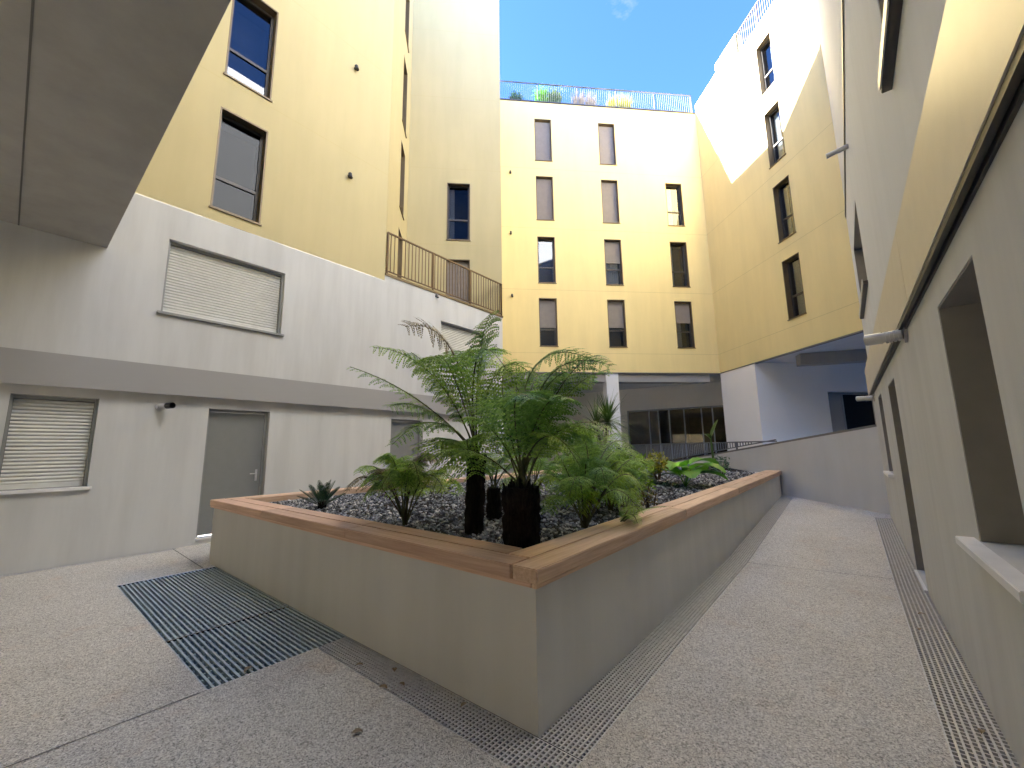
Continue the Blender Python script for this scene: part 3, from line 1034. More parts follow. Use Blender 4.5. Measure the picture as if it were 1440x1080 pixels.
# ================================================================== OVERHANGING BLOCK
blkO = thing('overhanging_building', 'dark grey concrete overhang of the building above, hanging over the left foreground', 'building')
bm = bmesh.new()
quad(bm, (-9.0, -7, 4.86), (.6, -7, 4.86), (.6, .68, 4.86), (-9.0, .68, 4.86))
link('ceiling', bm, 'soffit', blkO)
bm = bmesh.new()
quad(bm, (-9.0, .68, 4.861), (14, .68, 4.861), (14, .68, 15.2), (-9.0, .68, 15.2))
quad(bm, (-9.0, -7, 15.2), (14, -7, 15.2), (14, .68, 15.2), (-9.0, .68, 15.2))
quad(bm, (-9.0, -7, 4.86), (14, -7, 4.86), (14, -7, 15.2), (-9.0, -7, 15.2))
quad(bm, (-9.0, -7, 4.86), (-9.0, .68, 4.86), (-9.0, .68, 15.2), (-9.0, -7, 15.2))
quad(bm, (-5.4, -7, -.1), (.49, -7, -.1), (.49, -7, 4.859), (-5.4, -7, 4.859))  # unseen back wall, added with an opening to limit light from behind
quad(bm, (-9.04, -7, 2.9), (-5.4, -7, 2.9), (-5.4, -7, 4.859), (-9.04, -7, 4.859))
link('wall', bm, 'paleyellow', blkO)
bm = bmesh.new()
quad(bm, (-9.0, -.24, 4.856), (.45, -.24, 4.856), (.45, -.225, 4.856), (-9.0, -.225, 4.856))
quad(bm, (-9.0, -3.2, 4.856), (.45, -3.2, 4.856), (.45, -3.185, 4.856), (-9.0, -3.185, 4.856))
link('ceiling_joint', bm, 'joint', blkO)

blkBounce = thing('apartment_building', 'added cream block behind the overhang, out of view, bouncing warm light', 'building')  # unseen block added to bounce warm light under the overhang
bm = bmesh.new()
box(bm, -24, 8, -19, -13.5, -.1, 9)
link('wall', bm, 'cream', blkBounce)
bm = bmesh.new()
box(bm, -24.2, 8.2, -19.2, -13.3, 9.002, 9.2)
link('roof', bm, 'soffit', blkBounce)

# ================================================================== RAMP WALL + RAILING
rw = thing('ramp_wall', 'grey rendered ramp wall closing the end of the sloping path', 'wall')
PRm = frame((.49, 11.25), (-S, S), (-S, -S))
zr = lambda s: 1.93 - .1145 * s
bm = bmesh.new()
v = []
for s in (-1.2, 13):
    v.append([bm.verts.new(PRm(s, d, z)) for d, z in ((0, -.1), (0, zr(s)), (-.2, zr(s)), (-.2, -.1))])
for k in range(3):
    bm.faces.new((v[0][k], v[0][k + 1], v[1][k + 1], v[1][k]))
link('wall', bm, 'ramp', rw)
bm = bmesh.new()
vv = []
for s in (-1.2, 13):
    vv.append([bm.verts.new(PRm(s, d, zr(s) + z)) for d, z in ((-.03, .002), (-.03, .055), (-.23, .055), (-.23, .002))])
for k in range(4):
    bm.faces.new((vv[0][k], vv[0][(k + 1) % 4], vv[1][(k + 1) % 4], vv[1][k]))
link('coping', bm, 'railgrey', rw)
railing(frame((.49 - .1, 11.25 + .1), (-S, S), (-S, -S)), 2.7, 12.8, 1.70, 0, 'railgrey', 'grey flat bar railing standing on the sloping ramp wall behind the planter', zbotf=lambda s: zr(s) + .03, step=.125, post=1.6, rad=.011)
bm = bmesh.new()
quad(bm, (-14, 13, .68), (3, 11.0, .68), (9, 30, .68), (-14, 30, .68))
o = link('landing', bm, 'paving', None, kind='structure')
# keep the landing behind the ramp wall only
bmd = bmesh.new()
bmd.from_mesh(o.data)
bmd.clear()
pa, pb = PRm(-1.2, -.21, .5), PRm(13, -.21, .5)
bmd.faces.new([bmd.verts.new(p) for p in (pa, pb, (-16, 24, .5), (-10, 30, .5), (8, 30, .5), (8, 12, .5))])
bmd.to_mesh(o.data)
bmd.free()

# ================================================================== PLANTER
pl = thing('planter', 'large raised grey planter with hardwood coping in the middle of the court', 'planter')
X0, X1, Y0 = -7.42, -1.521, 2.066
poly = [(X1, Y0), (X1, 13.2), (-4.62, 16.3), (X0, 13.5), (X0, Y0)]
H = .815
bm = bmesh.new()
n = len(poly)
inner = [(X1 - .3, Y0 + .3), (X1 - .3, 13.0), (-4.62, 15.9), (X0 + .3, 13.3), (X0 + .3, Y0 + .3)]
for k in range(n):
    a, b = poly[k], poly[(k + 1) % n]
    c, d = inner[k], inner[(k + 1) % n]
    quad(bm, (*a, -.12), (*b, -.12), (*b, H), (*a, H))
    quad(bm, (*c, .3), (*d, .3), (*d, H), (*c, H))
    quad(bm, (*a, H), (*b, H), (*d, H), (*c, H))
link('wall', bm, 'planter', pl)
def plank(x0, x1, y0, y1, mat, z0=.817, z1=.90):
    bm = bmesh.new()
    cx, cy = (x0 + x1) / 2, (y0 + y1) / 2
    box(bm, x0 - cx, x1 - cx, y0 - cy, y1 - cy, z0, z1, .006)
    o = link('coping_plank', bm, mat, pl)
    o.location = (cx, cy, 0)
    return o
ov = .045
xo, yo = X1 + ov, Y0 - ov
w1 = .185
g = .008
def run(a, b, parts):
    step = (b - a) / parts
    return [(a + i * step + .002, a + (i + 1) * step - .002) for i in range(parts)]
# right side planks run the full length, front planks butt against them
for (a, b) in run(yo, 13.35, 4):
    plank(xo - w1, xo, a, b, 'woody')
for (a, b) in run(yo + w1 + g, 13.4, 4):
    plank(xo - 2 * w1 - g, xo - w1 - g, a, b, 'woody')
xl = X0 - ov
for (a, b) in run(xl, xo - w1 - g, 3):
    plank(a, b, yo, yo + w1, 'woodx')
for (a, b) in run(xl + w1 + g, xo - 2 * w1 - 2 * g, 3):
    plank(a, b, yo + w1 + g, yo + 2 * w1 + g, 'woodx')
for (a, b) in run(yo + w1 + g, 13.4, 4):
    plank(xl, xl + w1, a, b, 'woody')
for (a, b) in run(yo + 2 * w1 + 2 * g, 13.3, 4):
    plank(xl + w1 + g, xl + 2 * w1 + g, a, b, 'woody')
# fascia board along the outside (thin, below the top)
def fascia(x0, x1, y0, y1, mat):
    bm = bmesh.new()
    cx, cy = (x0 + x1) / 2, (y0 + y1) / 2
    box(bm, x0 - cx, x1 - cx, y0 - cy, y1 - cy, .79, .816, .003)
    o = link('coping_batten', bm, mat, pl)
    o.location = (cx, cy, 0)
fascia(X1 + .002, xo - .008, yo + .006, 13.3, 'woody')
fascia(xl + .006, xo - .05, yo + .008, Y0 - .002, 'woodx')

# soil + slate
def soil_z(x, y):
    ex = min(x - X0, X1 - x, y - Y0, 20)
    k = max(0, min(1, (ex - .35) / 1.6))
    return .80 + .10 * k + .03 * math.sin(x * 1.7) * math.sin(y * 1.3) * k
def inside(x, y):
    if not (X0 + .3 < x < X1 - .3 and y > Y0 + .3): return False
    if x + y > 11.5: return False
    if y - x > 20.6: return False
    return True
bm = bmesh.new()
gx = [X0 + .2 + (X1 - X0 - .4) * i / 24 for i in range(25)]
gy = [Y0 + .2 + 13.4 * j / 48 for j in range(49)]
gv = {}
for i, x in enumerate(gx):
    for j, y in enumerate(gy):
        gv[i, j] = bm.verts.new((x, y, soil_z(x, y) - .012))
for i in range(24):
    for j in range(48):
        cx, cy = (gx[i] + gx[i + 1]) / 2, (gy[j] + gy[j + 1]) / 2
        if cx + cy < 11.9 and cy - cx < 20.8:
            bm.faces.new((gv[i, j], gv[i + 1, j], gv[i + 1, j + 1], gv[i, j + 1]))
link('planter_soil', bm, 'soil', None, kind='structure')
bm = bmesh.new()
rnd = random.Random(3)
cnt = 0
while cnt < 20000:
    x = rnd.uniform(X0 + .3, X1 - .3)
    y = Y0 + .3 + 11 * rnd.random() ** 1.7
    if not inside(x, y): continue
    cnt += 1
    z = soil_z(x, y) + rnd.uniform(-.004, .016)
    L = rnd.uniform(.010, .027) * (1 + .06 * (y - Y0))
    wv = L * rnd.uniform(.4, .8)
    h = rnd.uniform(.003, .008)
    mt = Matrix.Translation((x, y, z)) @ Matrix.Rotation(rnd.uniform(0, 6.28), 4, 'Z') @ Matrix.Rotation(rnd.gauss(0, .4), 4, 'X') @ Matrix.Rotation(rnd.gauss(0, .4), 4, 'Y')
    pts = [(-L, -wv * rnd.uniform(.3, 1)), (L * rnd.uniform(.2, .8), -wv), (L, wv * rnd.uniform(.1, .9)), (-L * rnd.uniform(.2, .7), wv)]
    lo = [bm.verts.new(mt @ Vector((a, b, -h))) for a, b in pts]
    hi = [bm.verts.new(mt @ Vector((a * .9, b * .9, h))) for a, b in pts]
    bm.faces.new(hi)
    for k in range(4):
        bm.faces.new((lo[k], lo[(k + 1) % 4], hi[(k + 1) % 4], hi[k]))
link('slate_chippings', bm, 'slate', None, kind='stuff', label='dark slate chippings covering the planter bed around the ferns', category='gravel')

# ================================================================== PLANTS
def bez(a, b, c, t):
    return a * (1 - t) ** 2 + b * (2 * t * (1 - t)) + c * t ** 2

def frond(parent, base, mid, tip, rnd, lmax=.2, npin=26, leaf='fern', stem='stem', droop=.35, bare=.22, roll=0., origin=Vector((0, 0, 0)), dens=10, wfac=.13, extra=None):
    a, b, c = Vector(base), Vector(mid), Vector(tip)
    ctl = b * 2 - (a + c) * .5
    ctl = b.lerp(ctl, .6)
    NS = 16
    pts = [bez(a, ctl, c, i / NS) for i in range(NS + 1)]
    bm = bmesh.new()
    # rachis
    prev = None
    for i, p in enumerate(pts):
        tg = (pts[min(i + 1, NS)] - pts[max(i - 1, 0)]).normalized()
        sd = tg.cross(Vector((0, 0, 1)))
        if sd.length < .05: sd = Vector((1, 0, 0))
        sd.normalize()
        nn = sd.cross(tg)
        r = .0085 * (1 - .85 * i / NS) + .001
        ring = [bm.verts.new(p + (sd * math.cos(k * 2.094) + nn * math.sin(k * 2.094)) * r) for k in range(3)]
        if prev:
            for k in range(3):
                f = bm.faces.new((prev[k], prev[(k + 1) % 3], ring[(k + 1) % 3], ring[k]))
                f.material_index = 1
        prev = ring
    L = sum((pts[i + 1] - pts[i]).length for i in range(NS))
    for k in range(npin):
        t = bare + (1 - bare) * (k + .5) / npin
        p = bez(a, ctl, c, t)
        tg = (bez(a, ctl, c, min(1, t + .02)) - bez(a, ctl, c, t - .02)).normalized()
        sd = tg.cross(Vector((0, 0, 1)))
        if sd.length < .12:
            sd = tg.cross(Vector((.6, .8, 0)))
        sd.normalize()
        sd = Matrix.Rotation(roll, 3, tg) @ sd
        nn = sd.cross(tg).normalized()
        q = (t - bare) / (1 - bare)
        pl_ = lmax * (math.sin(math.pi * (q * .74 + .18)) ** .8) * (1 - .25 * q) * rnd.uniform(.88, 1.08) + .012
        for sgn in (-1, 1):
            if rnd.random() < .03: continue
            d0 = (sd * sgn + tg * rnd.uniform(.28, .5) + nn * .12).normalized()
            dr = droop * rnd.uniform(.6, 1.4)
            nq = max(4, int(dens * pl_ / lmax + 2))
            P_ = []
            for m in range(nq + 1):
                u = m / nq
                P_.append(p + d0 * pl_ * u + Vector((0, 0, -1)) * dr * pl_ * u * u)
            up_n = nn
            for m in range(nq):
                u = (m + .5) / nq
                hw = pl_ * wfac * (1 - u) ** .6 + .003
                ax = (P_[m + 1] - P_[m])
                al = ax.length
                ax.normalize()
                lat = ax.cross(up_n).normalized()
                bw = al * .5
                for s2 in (-1, 1):
                    tipd = lat * s2 * hw + ax * hw * .35 + Vector((0, 0, -1)) * hw * .25 * rnd.uniform(0, 1.6)
                    m0 = P_[m] + ax * (al * .5 - bw)
                    m1 = P_[m] + ax * (al * .5 + bw)
                    quad(bm, m0, m0 + tipd * .75 + ax * bw * .2, m0 + tipd + ax * bw * .9, m1 + tipd * .45)
    for v in bm.verts:
        v.co -= origin
    mats = [leaf, stem]
    return link('frond', bm, mats, parent)

def trunk_mesh(bm, base, top, r0, r1, rnd, seg=14, rough=.012, rings=12, flare=.0):
    base, top = Vector(base), Vector(top)
    prev = None
    for i in range(rings + 1):
        t = i / rings
        c = base.lerp(top, t)
        r = r0 + (r1 - r0) * t + flare * max(0, t - .8) * 5
        ring = [bm.verts.new(c + Vector((math.cos(k * 2 * math.pi / seg), math.sin(k * 2 * math.pi / seg), 0)) * (r + rnd.uniform(-rough, rough))) for k in range(seg)]
        if prev:
            for k in range(seg):
                bm.faces.new((prev[k], prev[(k + 1) % seg], ring[(k + 1) % seg], ring[k]))
        prev = ring
    bm.faces.new(prev)

def fibres(bm, base, top, r, rnd, n=260, ln=.07):
    for i in range(n):
        t = rnd.random()
        an = rnd.uniform(0, 6.28)
        c = Vector(base).lerp(Vector(top), t) + Vector((math.cos(an), math.sin(an), 0)) * r
        o = Vector((math.cos(an), math.sin(an), 0)) * rnd.uniform(.005, .028)
        sd = Vector((-math.sin(an), math.cos(an), 0)) * .004
        up_ = Vector((0, 0, rnd.uniform(.4, 1) * ln))
        quad(bm, c - sd, c + sd, c + o + up_ + sd * .3, c + o + up_ - sd * .3)

F1 = ((-2.703, 2.789, 1.538), [
  ((-3.09, 2.42, 2.08), (-3.62, 2.0, 2.39)), ((-2.88, 2.43, 2.32), (-3.25, 2.01, 2.52)), ((-2.84, 2.63, 2.63), (-3.33, 2.41, 2.82)),
  ((-2.7, 2.81, 2.49), (-2.68, 2.98, 2.96)), ((-2.45, 2.51, 2.6), (-2.04, 2.65, 2.0)), ((-3.06, 2.52, 2.0), (-3.45, 2.34, 2.02)),
  ((-3.08, 2.61, 1.92), (-3.6, 2.49, 1.65)), ((-2.78, 2.48, 1.72), (-2.68, 2.35, 1.55)), ((-2.54, 2.91, 2.48), (-2.32, 3.36, 2.2)),
  ((-2.64, 2.37, 2.41), (-2.59, 2.09, 2.24)), ((-2.6, 2.54, 1.73), (-2.38, 2.43, 1.39)), ((-2.5, 3.08, 2.08), (-2.39, 3.52, 1.74)),
  ((-2.96, 2.9, 2.55), (-3.41, 3.16, 2.66)), ((-2.77, 3.18, 2.26), (-3.01, 3.71, 2.18))])
F2 = ((-1.994, 2.552, 1.306), [
  ((-1.71, 2.68, 1.98), (-1.39, 2.93, 2.2)), ((-1.78, 2.85, 2.17), (-1.63, 3.28, 2.41)), ((-1.94, 2.59, 2.34), (-1.6, 3.12, 2.32)),
  ((-2.13, 2.48, 2.0), (-2.17, 2.6, 2.3)), ((-2.14, 2.4, 1.77), (-2.35, 2.28, 1.83)), ((-1.72, 2.63, 1.76), (-1.45, 2.79, 1.7)),
  ((-1.79, 2.85, 1.82), (-1.53, 3.37, 1.73)), ((-2.32, 2.35, 1.62), (-2.67, 2.25, 1.52)),
  ((-2.1, 2.83, 2.15), (-2.27, 3.3, 2.29)), ((-1.85, 2.27, 1.95), (-1.6, 2.16, 1.92)), ((-1.7, 2.46, 1.75), (-1.42, 2.46, 1.47)),
  ((-2.26, 2.58, 1.84), (-2.55, 2.73, 2.05)), ((-1.72, 2.45, 1.91), (-1.45, 2.41, 1.93))])
FR = ((-2.01, 3.528, .85), [
  ((-2.13, 3.36, 1.53), (-2.26, 3.32, 1.53)), ((-1.95, 3.59, 1.66), (-2.19, 3.61, 1.66)), ((-1.83, 3.65, 1.52), (-1.72, 3.89, 1.51)),
  ((-1.7, 3.67, 1.39), (-1.54, 3.84, 1.19)), ((-1.71, 3.51, 1.27), (-1.47, 3.54, 1.04)), ((-2.06, 3.24, 1.21), (-2.09, 3.04, 1.05)),
  ((-1.76, 3.37, 1.46), (-1.63, 3.23, 1.29)), ((-2.08, 3.68, 1.59), (-2.17, 4.01, 1.66)), ((-2.18, 3.56, 1.45), (-2.49, 3.7, 1.29)),
  ((-1.75, 3.96, 1.51), (-1.73, 4.44, 1.35)), ((-2.22, 3.37, 1.39), (-2.44, 3.37, 1.18)), ((-1.96, 3.93, 1.66), (-1.95, 4.61, 1.58)),
  ((-1.87, 3.24, 1.4), (-1.82, 2.96, 1.19))])
FL = ((-3.547, 2.634, .85), [
  ((-3.85, 2.4, 1.37), (-4.16, 2.33, 1.18)), ((-3.8, 2.49, 1.44), (-4.13, 2.45, 1.36)), ((-3.55, 2.49, 1.54), (-3.67, 2.41, 1.48)),
  ((-3.42, 2.65, 1.54), (-3.32, 2.82, 1.5)), ((-3.37, 2.84, 1.39), (-3.26, 3.15, 1.4)), ((-3.42, 2.44, 1.48), (-3.47, 2.25, 1.16)),
  ((-3.27, 2.63, 1.4), (-3.05, 2.71, 1.2)), ((-3.31, 2.48, 1.55), (-3.1, 2.45, 1.29)), ((-3.66, 2.44, 1.33), (-3.85, 2.34, 1.09)),
  ((-3.49, 2.85, 1.46), (-3.47, 3.29, 1.13)), ((-3.7, 2.72, 1.54), (-4.05, 2.89, 1.41))])
FL2 = ((-5.0, 4.2, .85), [
  ((-5.14, 4.06, .98), (-5.39, 3.86, .98)), ((-4.7, 4.38, 1.18), (-4.65, 4.48, .86)), ((-4.97, 4.41, 1.06), (-5.34, 4.36, 1.28)),
  ((-5.05, 4.33, 1.17), (-4.98, 4.64, 1.33)), ((-4.93, 4.03, 1.09), (-5.03, 3.79, .86)), ((-4.65, 4.34, .98), (-4.47, 4.38, .78))])

rf = random.Random(11)
def fern(label, data, name, leafs, lmax, npin, droop, cat='fern', group=None, rolls=None, jit=.02, bare=.2, dens=10, wfac=.13, extra=0, wide=None):
    base, fr = data
    t = thing(name, label, cat, group, base)
    fr = list(fr)
    if extra:
        L0 = list(fr)
        for k in range(extra):
            m, tp = L0[k % len(L0)]
            m2, t2 = L0[(k * 5 + 3) % len(L0)]
            q = rf.uniform(.25, .5)
            J = Vector((rf.uniform(-.1, .1), rf.uniform(-.1, .1), rf.uniform(-.12, .04)))
            fr.append((tuple(Vector(m).lerp(Vector(m2), q) + J * .5), tuple(Vector(tp).lerp(Vector(t2), q) + J)))
    for i, (m, tp) in enumerate(fr):
        b0 = Vector(base) + Vector((rf.uniform(-jit, jit), rf.uniform(-jit, jit), 0))
        lf = leafs[i % len(leafs)]
        frond(t, b0, m, tp, rf, lmax=lmax * rf.uniform(.85, 1.1) * (wide or {}).get(i, 1), npin=npin, leaf=lf, stem='stembr' if lf == 'fernbr' else 'stem', droop=droop, bare=bare,
              roll=rf.uniform(-.35, .35), origin=Vector(base), dens=dens, wfac=wfac)
    return t

f1 = fern('tree fern with the tall slender black trunk and the highest fronds', F1, 'tree_fern',
          ['fern2', 'fern', 'fernbr', 'fern2', 'fern', 'fern2', 'fern2', 'fern', 'fern', 'fern', 'fern', 'fern', 'fern2', 'fern2'], .32, 19, .40, 'tree fern', 'tree ferns', extra=2, wide={3: 1.45, 2: 1.15})
bm = bmesh.new()
trunk_mesh(bm, (-2.794 + 2.703, 2.854 - 2.789, .83 - 1.538), (0, 0, 0), .088, .085, rf, flare=.012)
fibres(bm, (-.09, .065, -.7), (0, 0, .02), .088, rf, 420)
link('trunk', bm, 'fibre', f1)
f2 = fern('tree fern with the short thick black trunk at the planter corner', F2, 'tree_fern',
          ['fern', 'fern2', 'fern2', 'fern', 'fern', 'fern', 'fern2', 'fern', 'fern', 'fern2', 'fern', 'fern', 'fern2', 'fern'], .30, 19, .35, 'tree fern', 'tree ferns', jit=.05, extra=4)
bm = bmesh.new()
trunk_mesh(bm, (-2.044 + 1.994, 2.603 - 2.552, .82 - 1.306), (0, 0, -.005), .135, .145, rf, seg=20, rough=.016)
fibres(bm, (-.04, .04, -.45), (0, 0, .0), .142, rf, 500, .09)
for i in range(26):
    an = rf.uniform(0, 6.28)
    rr = rf.uniform(.05, .15)
    p = Vector((math.cos(an) * rr, math.sin(an) * rr, -.04))
    tube(bm, p, p + Vector((math.cos(an) * .02, math.sin(an) * .02, rf.uniform(.05, .11))), .014, 6, .006)
link('trunk', bm, 'fibre', f2)
# third small trunk behind
FT = ((-3.05, 3.42, 1.17), [((-3.15, 3.35, 1.5), (-3.35, 3.3, 1.55)), ((-2.95, 3.4, 1.5), (-2.75, 3.4, 1.5)), ((-3.0, 3.55, 1.6), (-2.9, 3.9, 1.6)), ((-3.05, 3.25, 1.45), (-3.1, 3.0, 1.35)), ((-3.2, 3.55, 1.55), (-3.5, 3.7, 1.5)), ((-2.9, 3.6, 1.5), (-2.6, 3.8, 1.5))])
f3 = fern('small tree fern half hidden behind the two black trunks', FT, 'tree_fern', ['fern', 'fern2'], .15, 20, .35, 'tree fern', 'tree ferns')
bm = bmesh.new()
trunk_mesh(bm, (-.03, .03, -.36), (0, 0, 0), .085, .075, rf)
fibres(bm, (-.03, .03, -.35), (0, 0, 0), .08, rf, 160)
link('trunk', bm, 'fibre', f3)
fern('low bushy fern with green and rusty brown fronds near the cycad', FL, 'ground_fern', ['fernbr', 'fern', 'fern', 'fernbr', 'fernlt', 'fern', 'fernlt', 'fern', 'fern', 'fernlt', 'fern'], .20, 20, .45, 'fern', 'ground ferns', bare=.25, extra=7)
fern('small lime green fern behind the slender trunk', FL2, 'ground_fern', ['fernlt', 'fern'], .17, 16, .35, 'fern', 'ground ferns')
fern('dense green fern beside the thick black trunk, towards the path', FR, 'ground_fern', ['fern', 'fern2', 'fern', 'fernlt', 'fern', 'fern', 'fern2'], .20, 17, .45, 'fern', 'ground ferns', bare=.3, extra=6)
def shift(d, dx, dy, dz, k=1.0):
    b, l = d
    b = Vector(b)
    T = lambda p: tuple(b + (Vector(p) - b) * k + Vector((dx, dy, dz)))
    return (T(b), [(T(m), T(t)) for m, t in l])
fern('dense dark fern in the second row behind the path side fern', shift(FR, -.55, 1.0, .03, 1.1), 'ground_fern', ['fern2', 'fern', 'fern2', 'fern'], .21, 20, .4, 'fern', 'ground ferns', bare=.3, extra=5)
fern('arching green fern at the far end of the fern clump', shift(FR, -.30, 1.15, 0, .72), 'ground_fern', ['fern', 'fernlt', 'fern'], .18, 18, .4, 'fern', 'ground ferns', bare=.3, extra=5)
fern('green fern behind the tree ferns, in the middle of the bed', shift(FR, -1.5, 1.2, .03, 1.0), 'ground_fern', ['fern', 'fern2', 'fern'], .19, 18, .4, 'fern', 'ground ferns', bare=.3)
FP = ((-1.75, 3.75, .88), [((-1.62, 3.95, 1.0), (-1.55, 4.45, .97)), ((-1.72, 3.9, 1.02), (-1.75, 4.3, .95)), ((-1.62, 3.7, 1.0), (-1.52, 3.6, .93))])
fern('single low fern frond lying along the path side coping', FP, 'ground_fern', ['fern'], .09, 22, .2, 'fern', 'ground ferns', bare=.1)

# strap leaf rosettes
def strap(bm, base, dirv, ln, wd, bend, rnd, n=6, fold=.0):
    p = Vector(base)
    d = Vector(dirv).normalized()
    sd = d.cross(Vector((0, 0, 1)))
    if sd.length < .05: sd = Vector((1, 0, 0))
    sd.normalize()
    prev = None
    for i in range(n + 1):
        t = i / n
        wv = wd * (.55 + .45 * math.sin(math.pi * min(1, t * 1.3 + .15))) * (1 - t ** 3) + .0006
        a, b = bm.verts.new(p - sd * wv), bm.verts.new(p + sd * wv)
        if prev:
            bm.faces.new((prev[0], prev[1], b, a))
        prev = (a, b)
        p = p + d * ln / n
        d = (d + Vector((0, 0, -bend)) / n).normalized()

def rosette(n, ln, wd, bend, el0, el1, rnd, c=(0, 0, 0)):
    bm = bmesh.new()
    for i in range(n):
        az = rnd.uniform(0, 6.283)
        el = rnd.uniform(el0, el1)
        d = Vector((math.cos(az) * math.cos(el), math.sin(az) * math.cos(el), math.sin(el)))
        strap(bm, Vector(c) + d * .02, d, ln * rnd.uniform(.7, 1.05), wd, bend * rnd.uniform(.3, 1.2), rnd)
    return bm
# cordyline
ct = thing('cordyline', 'small cordyline palm with a spiky head on a thin forked trunk', 'palm', None, (-3.98, 7.876, .86))
bm = bmesh.new()
tube(bm, (0, 0, -.05), (.02, 0, .55), .05, 8, .04)
tube(bm, (.02, 0, .55), (.13, .0, 1.22), .036, 8, .03)
tube(bm, (.02, 0, .55), (-.08, -.05, 1.15), .034, 8, .028)
link('trunk', bm, 'bark', ct)
for c, k in (((.14, 0, 1.24), 120), ((-.09, -.05, 1.17), 80)):
    link('leaf_crown', rosette(k, .72, .016, 1.0, -.5, 1.5, rf, c), 'cord', ct)
ct2 = thing('cordyline', 'low spiky cordyline rosette between the ferns and the palm trunk', 'palm', None, (-2.75, 5.6, 1.12))
link('leaf_crown', rosette(90, .62, .014, .6, -.1, 1.5, rf), 'cord', ct2)
bm = bmesh.new()
tube(bm, (0, 0, -.3), (0, 0, .02), .05, 8, .045)
link('trunk', bm, 'bark', ct2)
# cycad
cy = thing('cycad', 'small dark stiff leaved cycad at the planter front edge', 'plant', None, (-5.58, 2.78, .86))
bm = bmesh.new()
trunk_mesh(bm, (0, 0, -.05), (0, 0, .07), .06, .045, rf, 10, .006, 4)
link('trunk', bm, 'fibre', cy)
for i in range(20):
    az = i * 2.399
    el = .35 + .95 * (i / 20)
    d = Vector((math.cos(az) * math.cos(el), math.sin(az) * math.cos(el), math.sin(el)))
    bm = bmesh.new()
    ln = rf.uniform(.30, .40)
    sd = d.cross(Vector((0, 0, 1))).normalized()
    tube(bm, d * .03, d * ln, .005, 4, .002)
    nn = sd.cross(d)
    for k in range(24):
        t = .2 + .8 * k / 24
        p = d * (.03 + (ln - .03) * t)
        pl_ = .085 * math.sin(math.pi * (t * .75 + .2))
        for s2 in (-1, 1):
            q = (sd * s2 * .75 + d * .75 + nn * .35).normalized() * pl_
            quad(bm, p, p + d * .008, p + q, p + q * .98 - d * .003)
    link('frond', bm, 'cycad', cy)
# ball shrub
def leafball(name, label, c, rx, rz, n, mat, size, cat='shrub', stems=0, group=None):
    t = thing(name, label, cat, group, c)
    bm = bmesh.new()
    for i in range(n):
        v = Vector((rf.gauss(0, 1), rf.gauss(0, 1), rf.gauss(0, 1))).normalized() * rf.random() ** .35
        lump = 1 + .18 * math.sin(v.x * 5 + v.y * 3) * math.cos(v.z * 4)
        p = Vector((v.x * rx * lump, v.y * rx * lump, rz + v.z * rz * lump))
        u = (Vector((rf.uniform(-1, 1), rf.uniform(-1, 1), rf.uniform(-.6, 1))) + v).normalized() * size * rf.uniform(.6, 1.3)
        s = u.cross(Vector((rf.uniform(-1, 1), rf.uniform(-1, 1), rf.uniform(-1, 1)))).normalized() * size * .38
        quad(bm, p - u, p - s, p + u, p + s)
    link('foliage', bm, mat, t)
    bm = bmesh.new()
    for i in range(max(3, stems)):
        an = rf.uniform(0, 6.28)
        tube(bm, (math.cos(an) * .03, math.sin(an) * .03, -.08), (math.cos(an) * rx * .6, math.sin(an) * rx * .6, rz * 1.3), .010, 5, .003)
    link('stem', bm, 'bark', t)
    return t
leafball('ball_shrub', 'rounded dark green shrub at the foot of the round pale column', (-4.5, 9.7, .86), .42, .42, 1500, 'ball', .035)
leafball('yellow_shrub', 'yellow green leafy shrub in front of the grey ramp railing', (-2.56, 7.04, 1.12), .20, .20, 240, 'yleaf', .045, stems=7)
leafball('grey_leaved_shrub', 'pale blue green low shrub on the slate beside the yellow shrub', (-3.1, 6.6, .9), .35, .20, 420, 'blue', .05, stems=6)
leafball('small_shrub', 'small reddish twiggy shrub on the edge of the path side coping', (-1.92, 4.95, .86), .13, .13, 90, 'fernbr', .03, stems=6)
leafball('leafy_shrub', 'bushy mid green shrub between the ferns and the slate', (-2.35, 5.2, .9), .42, .33, 1300, 'fern', .04, stems=6)
leafball('leafy_shrub', 'bushy dark green shrub below the spiky rosette', (-3.3, 5.8, .9), .5, .36, 1200, 'fern2', .045, stems=6)
leafball('small_shrub', 'thin upright green herb beside the young banana plant', (-2.5, 11.2, .86), .25, .26, 160, 'blue', .05, stems=8)
# broad leaf plants
def broad(bm, base, d, ln, wd, bend, lobes=5):
    p = Vector(base)
    d = Vector(d).normalized()
    sd = d.cross(Vector((0, 0, 1))).normalized()
    prev = None
    n = 12
    for i in range(n + 1):
        t = i / n
        wv = wd * math.sin(math.pi * (t * .86 + .1)) ** .7 * (1 - .16 * (i % 2) * (lobes > 0))
        nn = sd.cross(d)
        row = [bm.verts.new(p - sd * wv + nn * wv * .25), bm.verts.new(p), bm.verts.new(p + sd * wv + nn * wv * .25)]
        if prev:
            for k in range(2):
                bm.faces.new((prev[k], prev[k + 1], row[k + 1], row[k]))
        prev = row
        p = p + d * ln / n
        d = (d + Vector((0, 0, -bend)) / n).normalized()
gu = thing('broadleaf_plant', 'plant with big bright green lobed leaves near the far coping', 'plant', None, (-2.5, 8.3, .88))
for i in range(9):
    az = i * 2.4 + .4
    bm = bmesh.new()
    b = Vector((math.cos(az) * .12, math.sin(az) * .12, .12 + .03 * i))
    tube(bm, (0, 0, -.05), b, .012, 5, .008)
    broad(bm, b, (math.cos(az), math.sin(az), .55), rf.uniform(.5, .7), rf.uniform(.2, .29), 1.3)
    link('leaf', bm, 'big', gu)
gu2 = thing('broadleaf_plant', 'plant with pale blue green floppy leaves left of the bright one', 'plant', None, (-3.0, 8.0, .88))
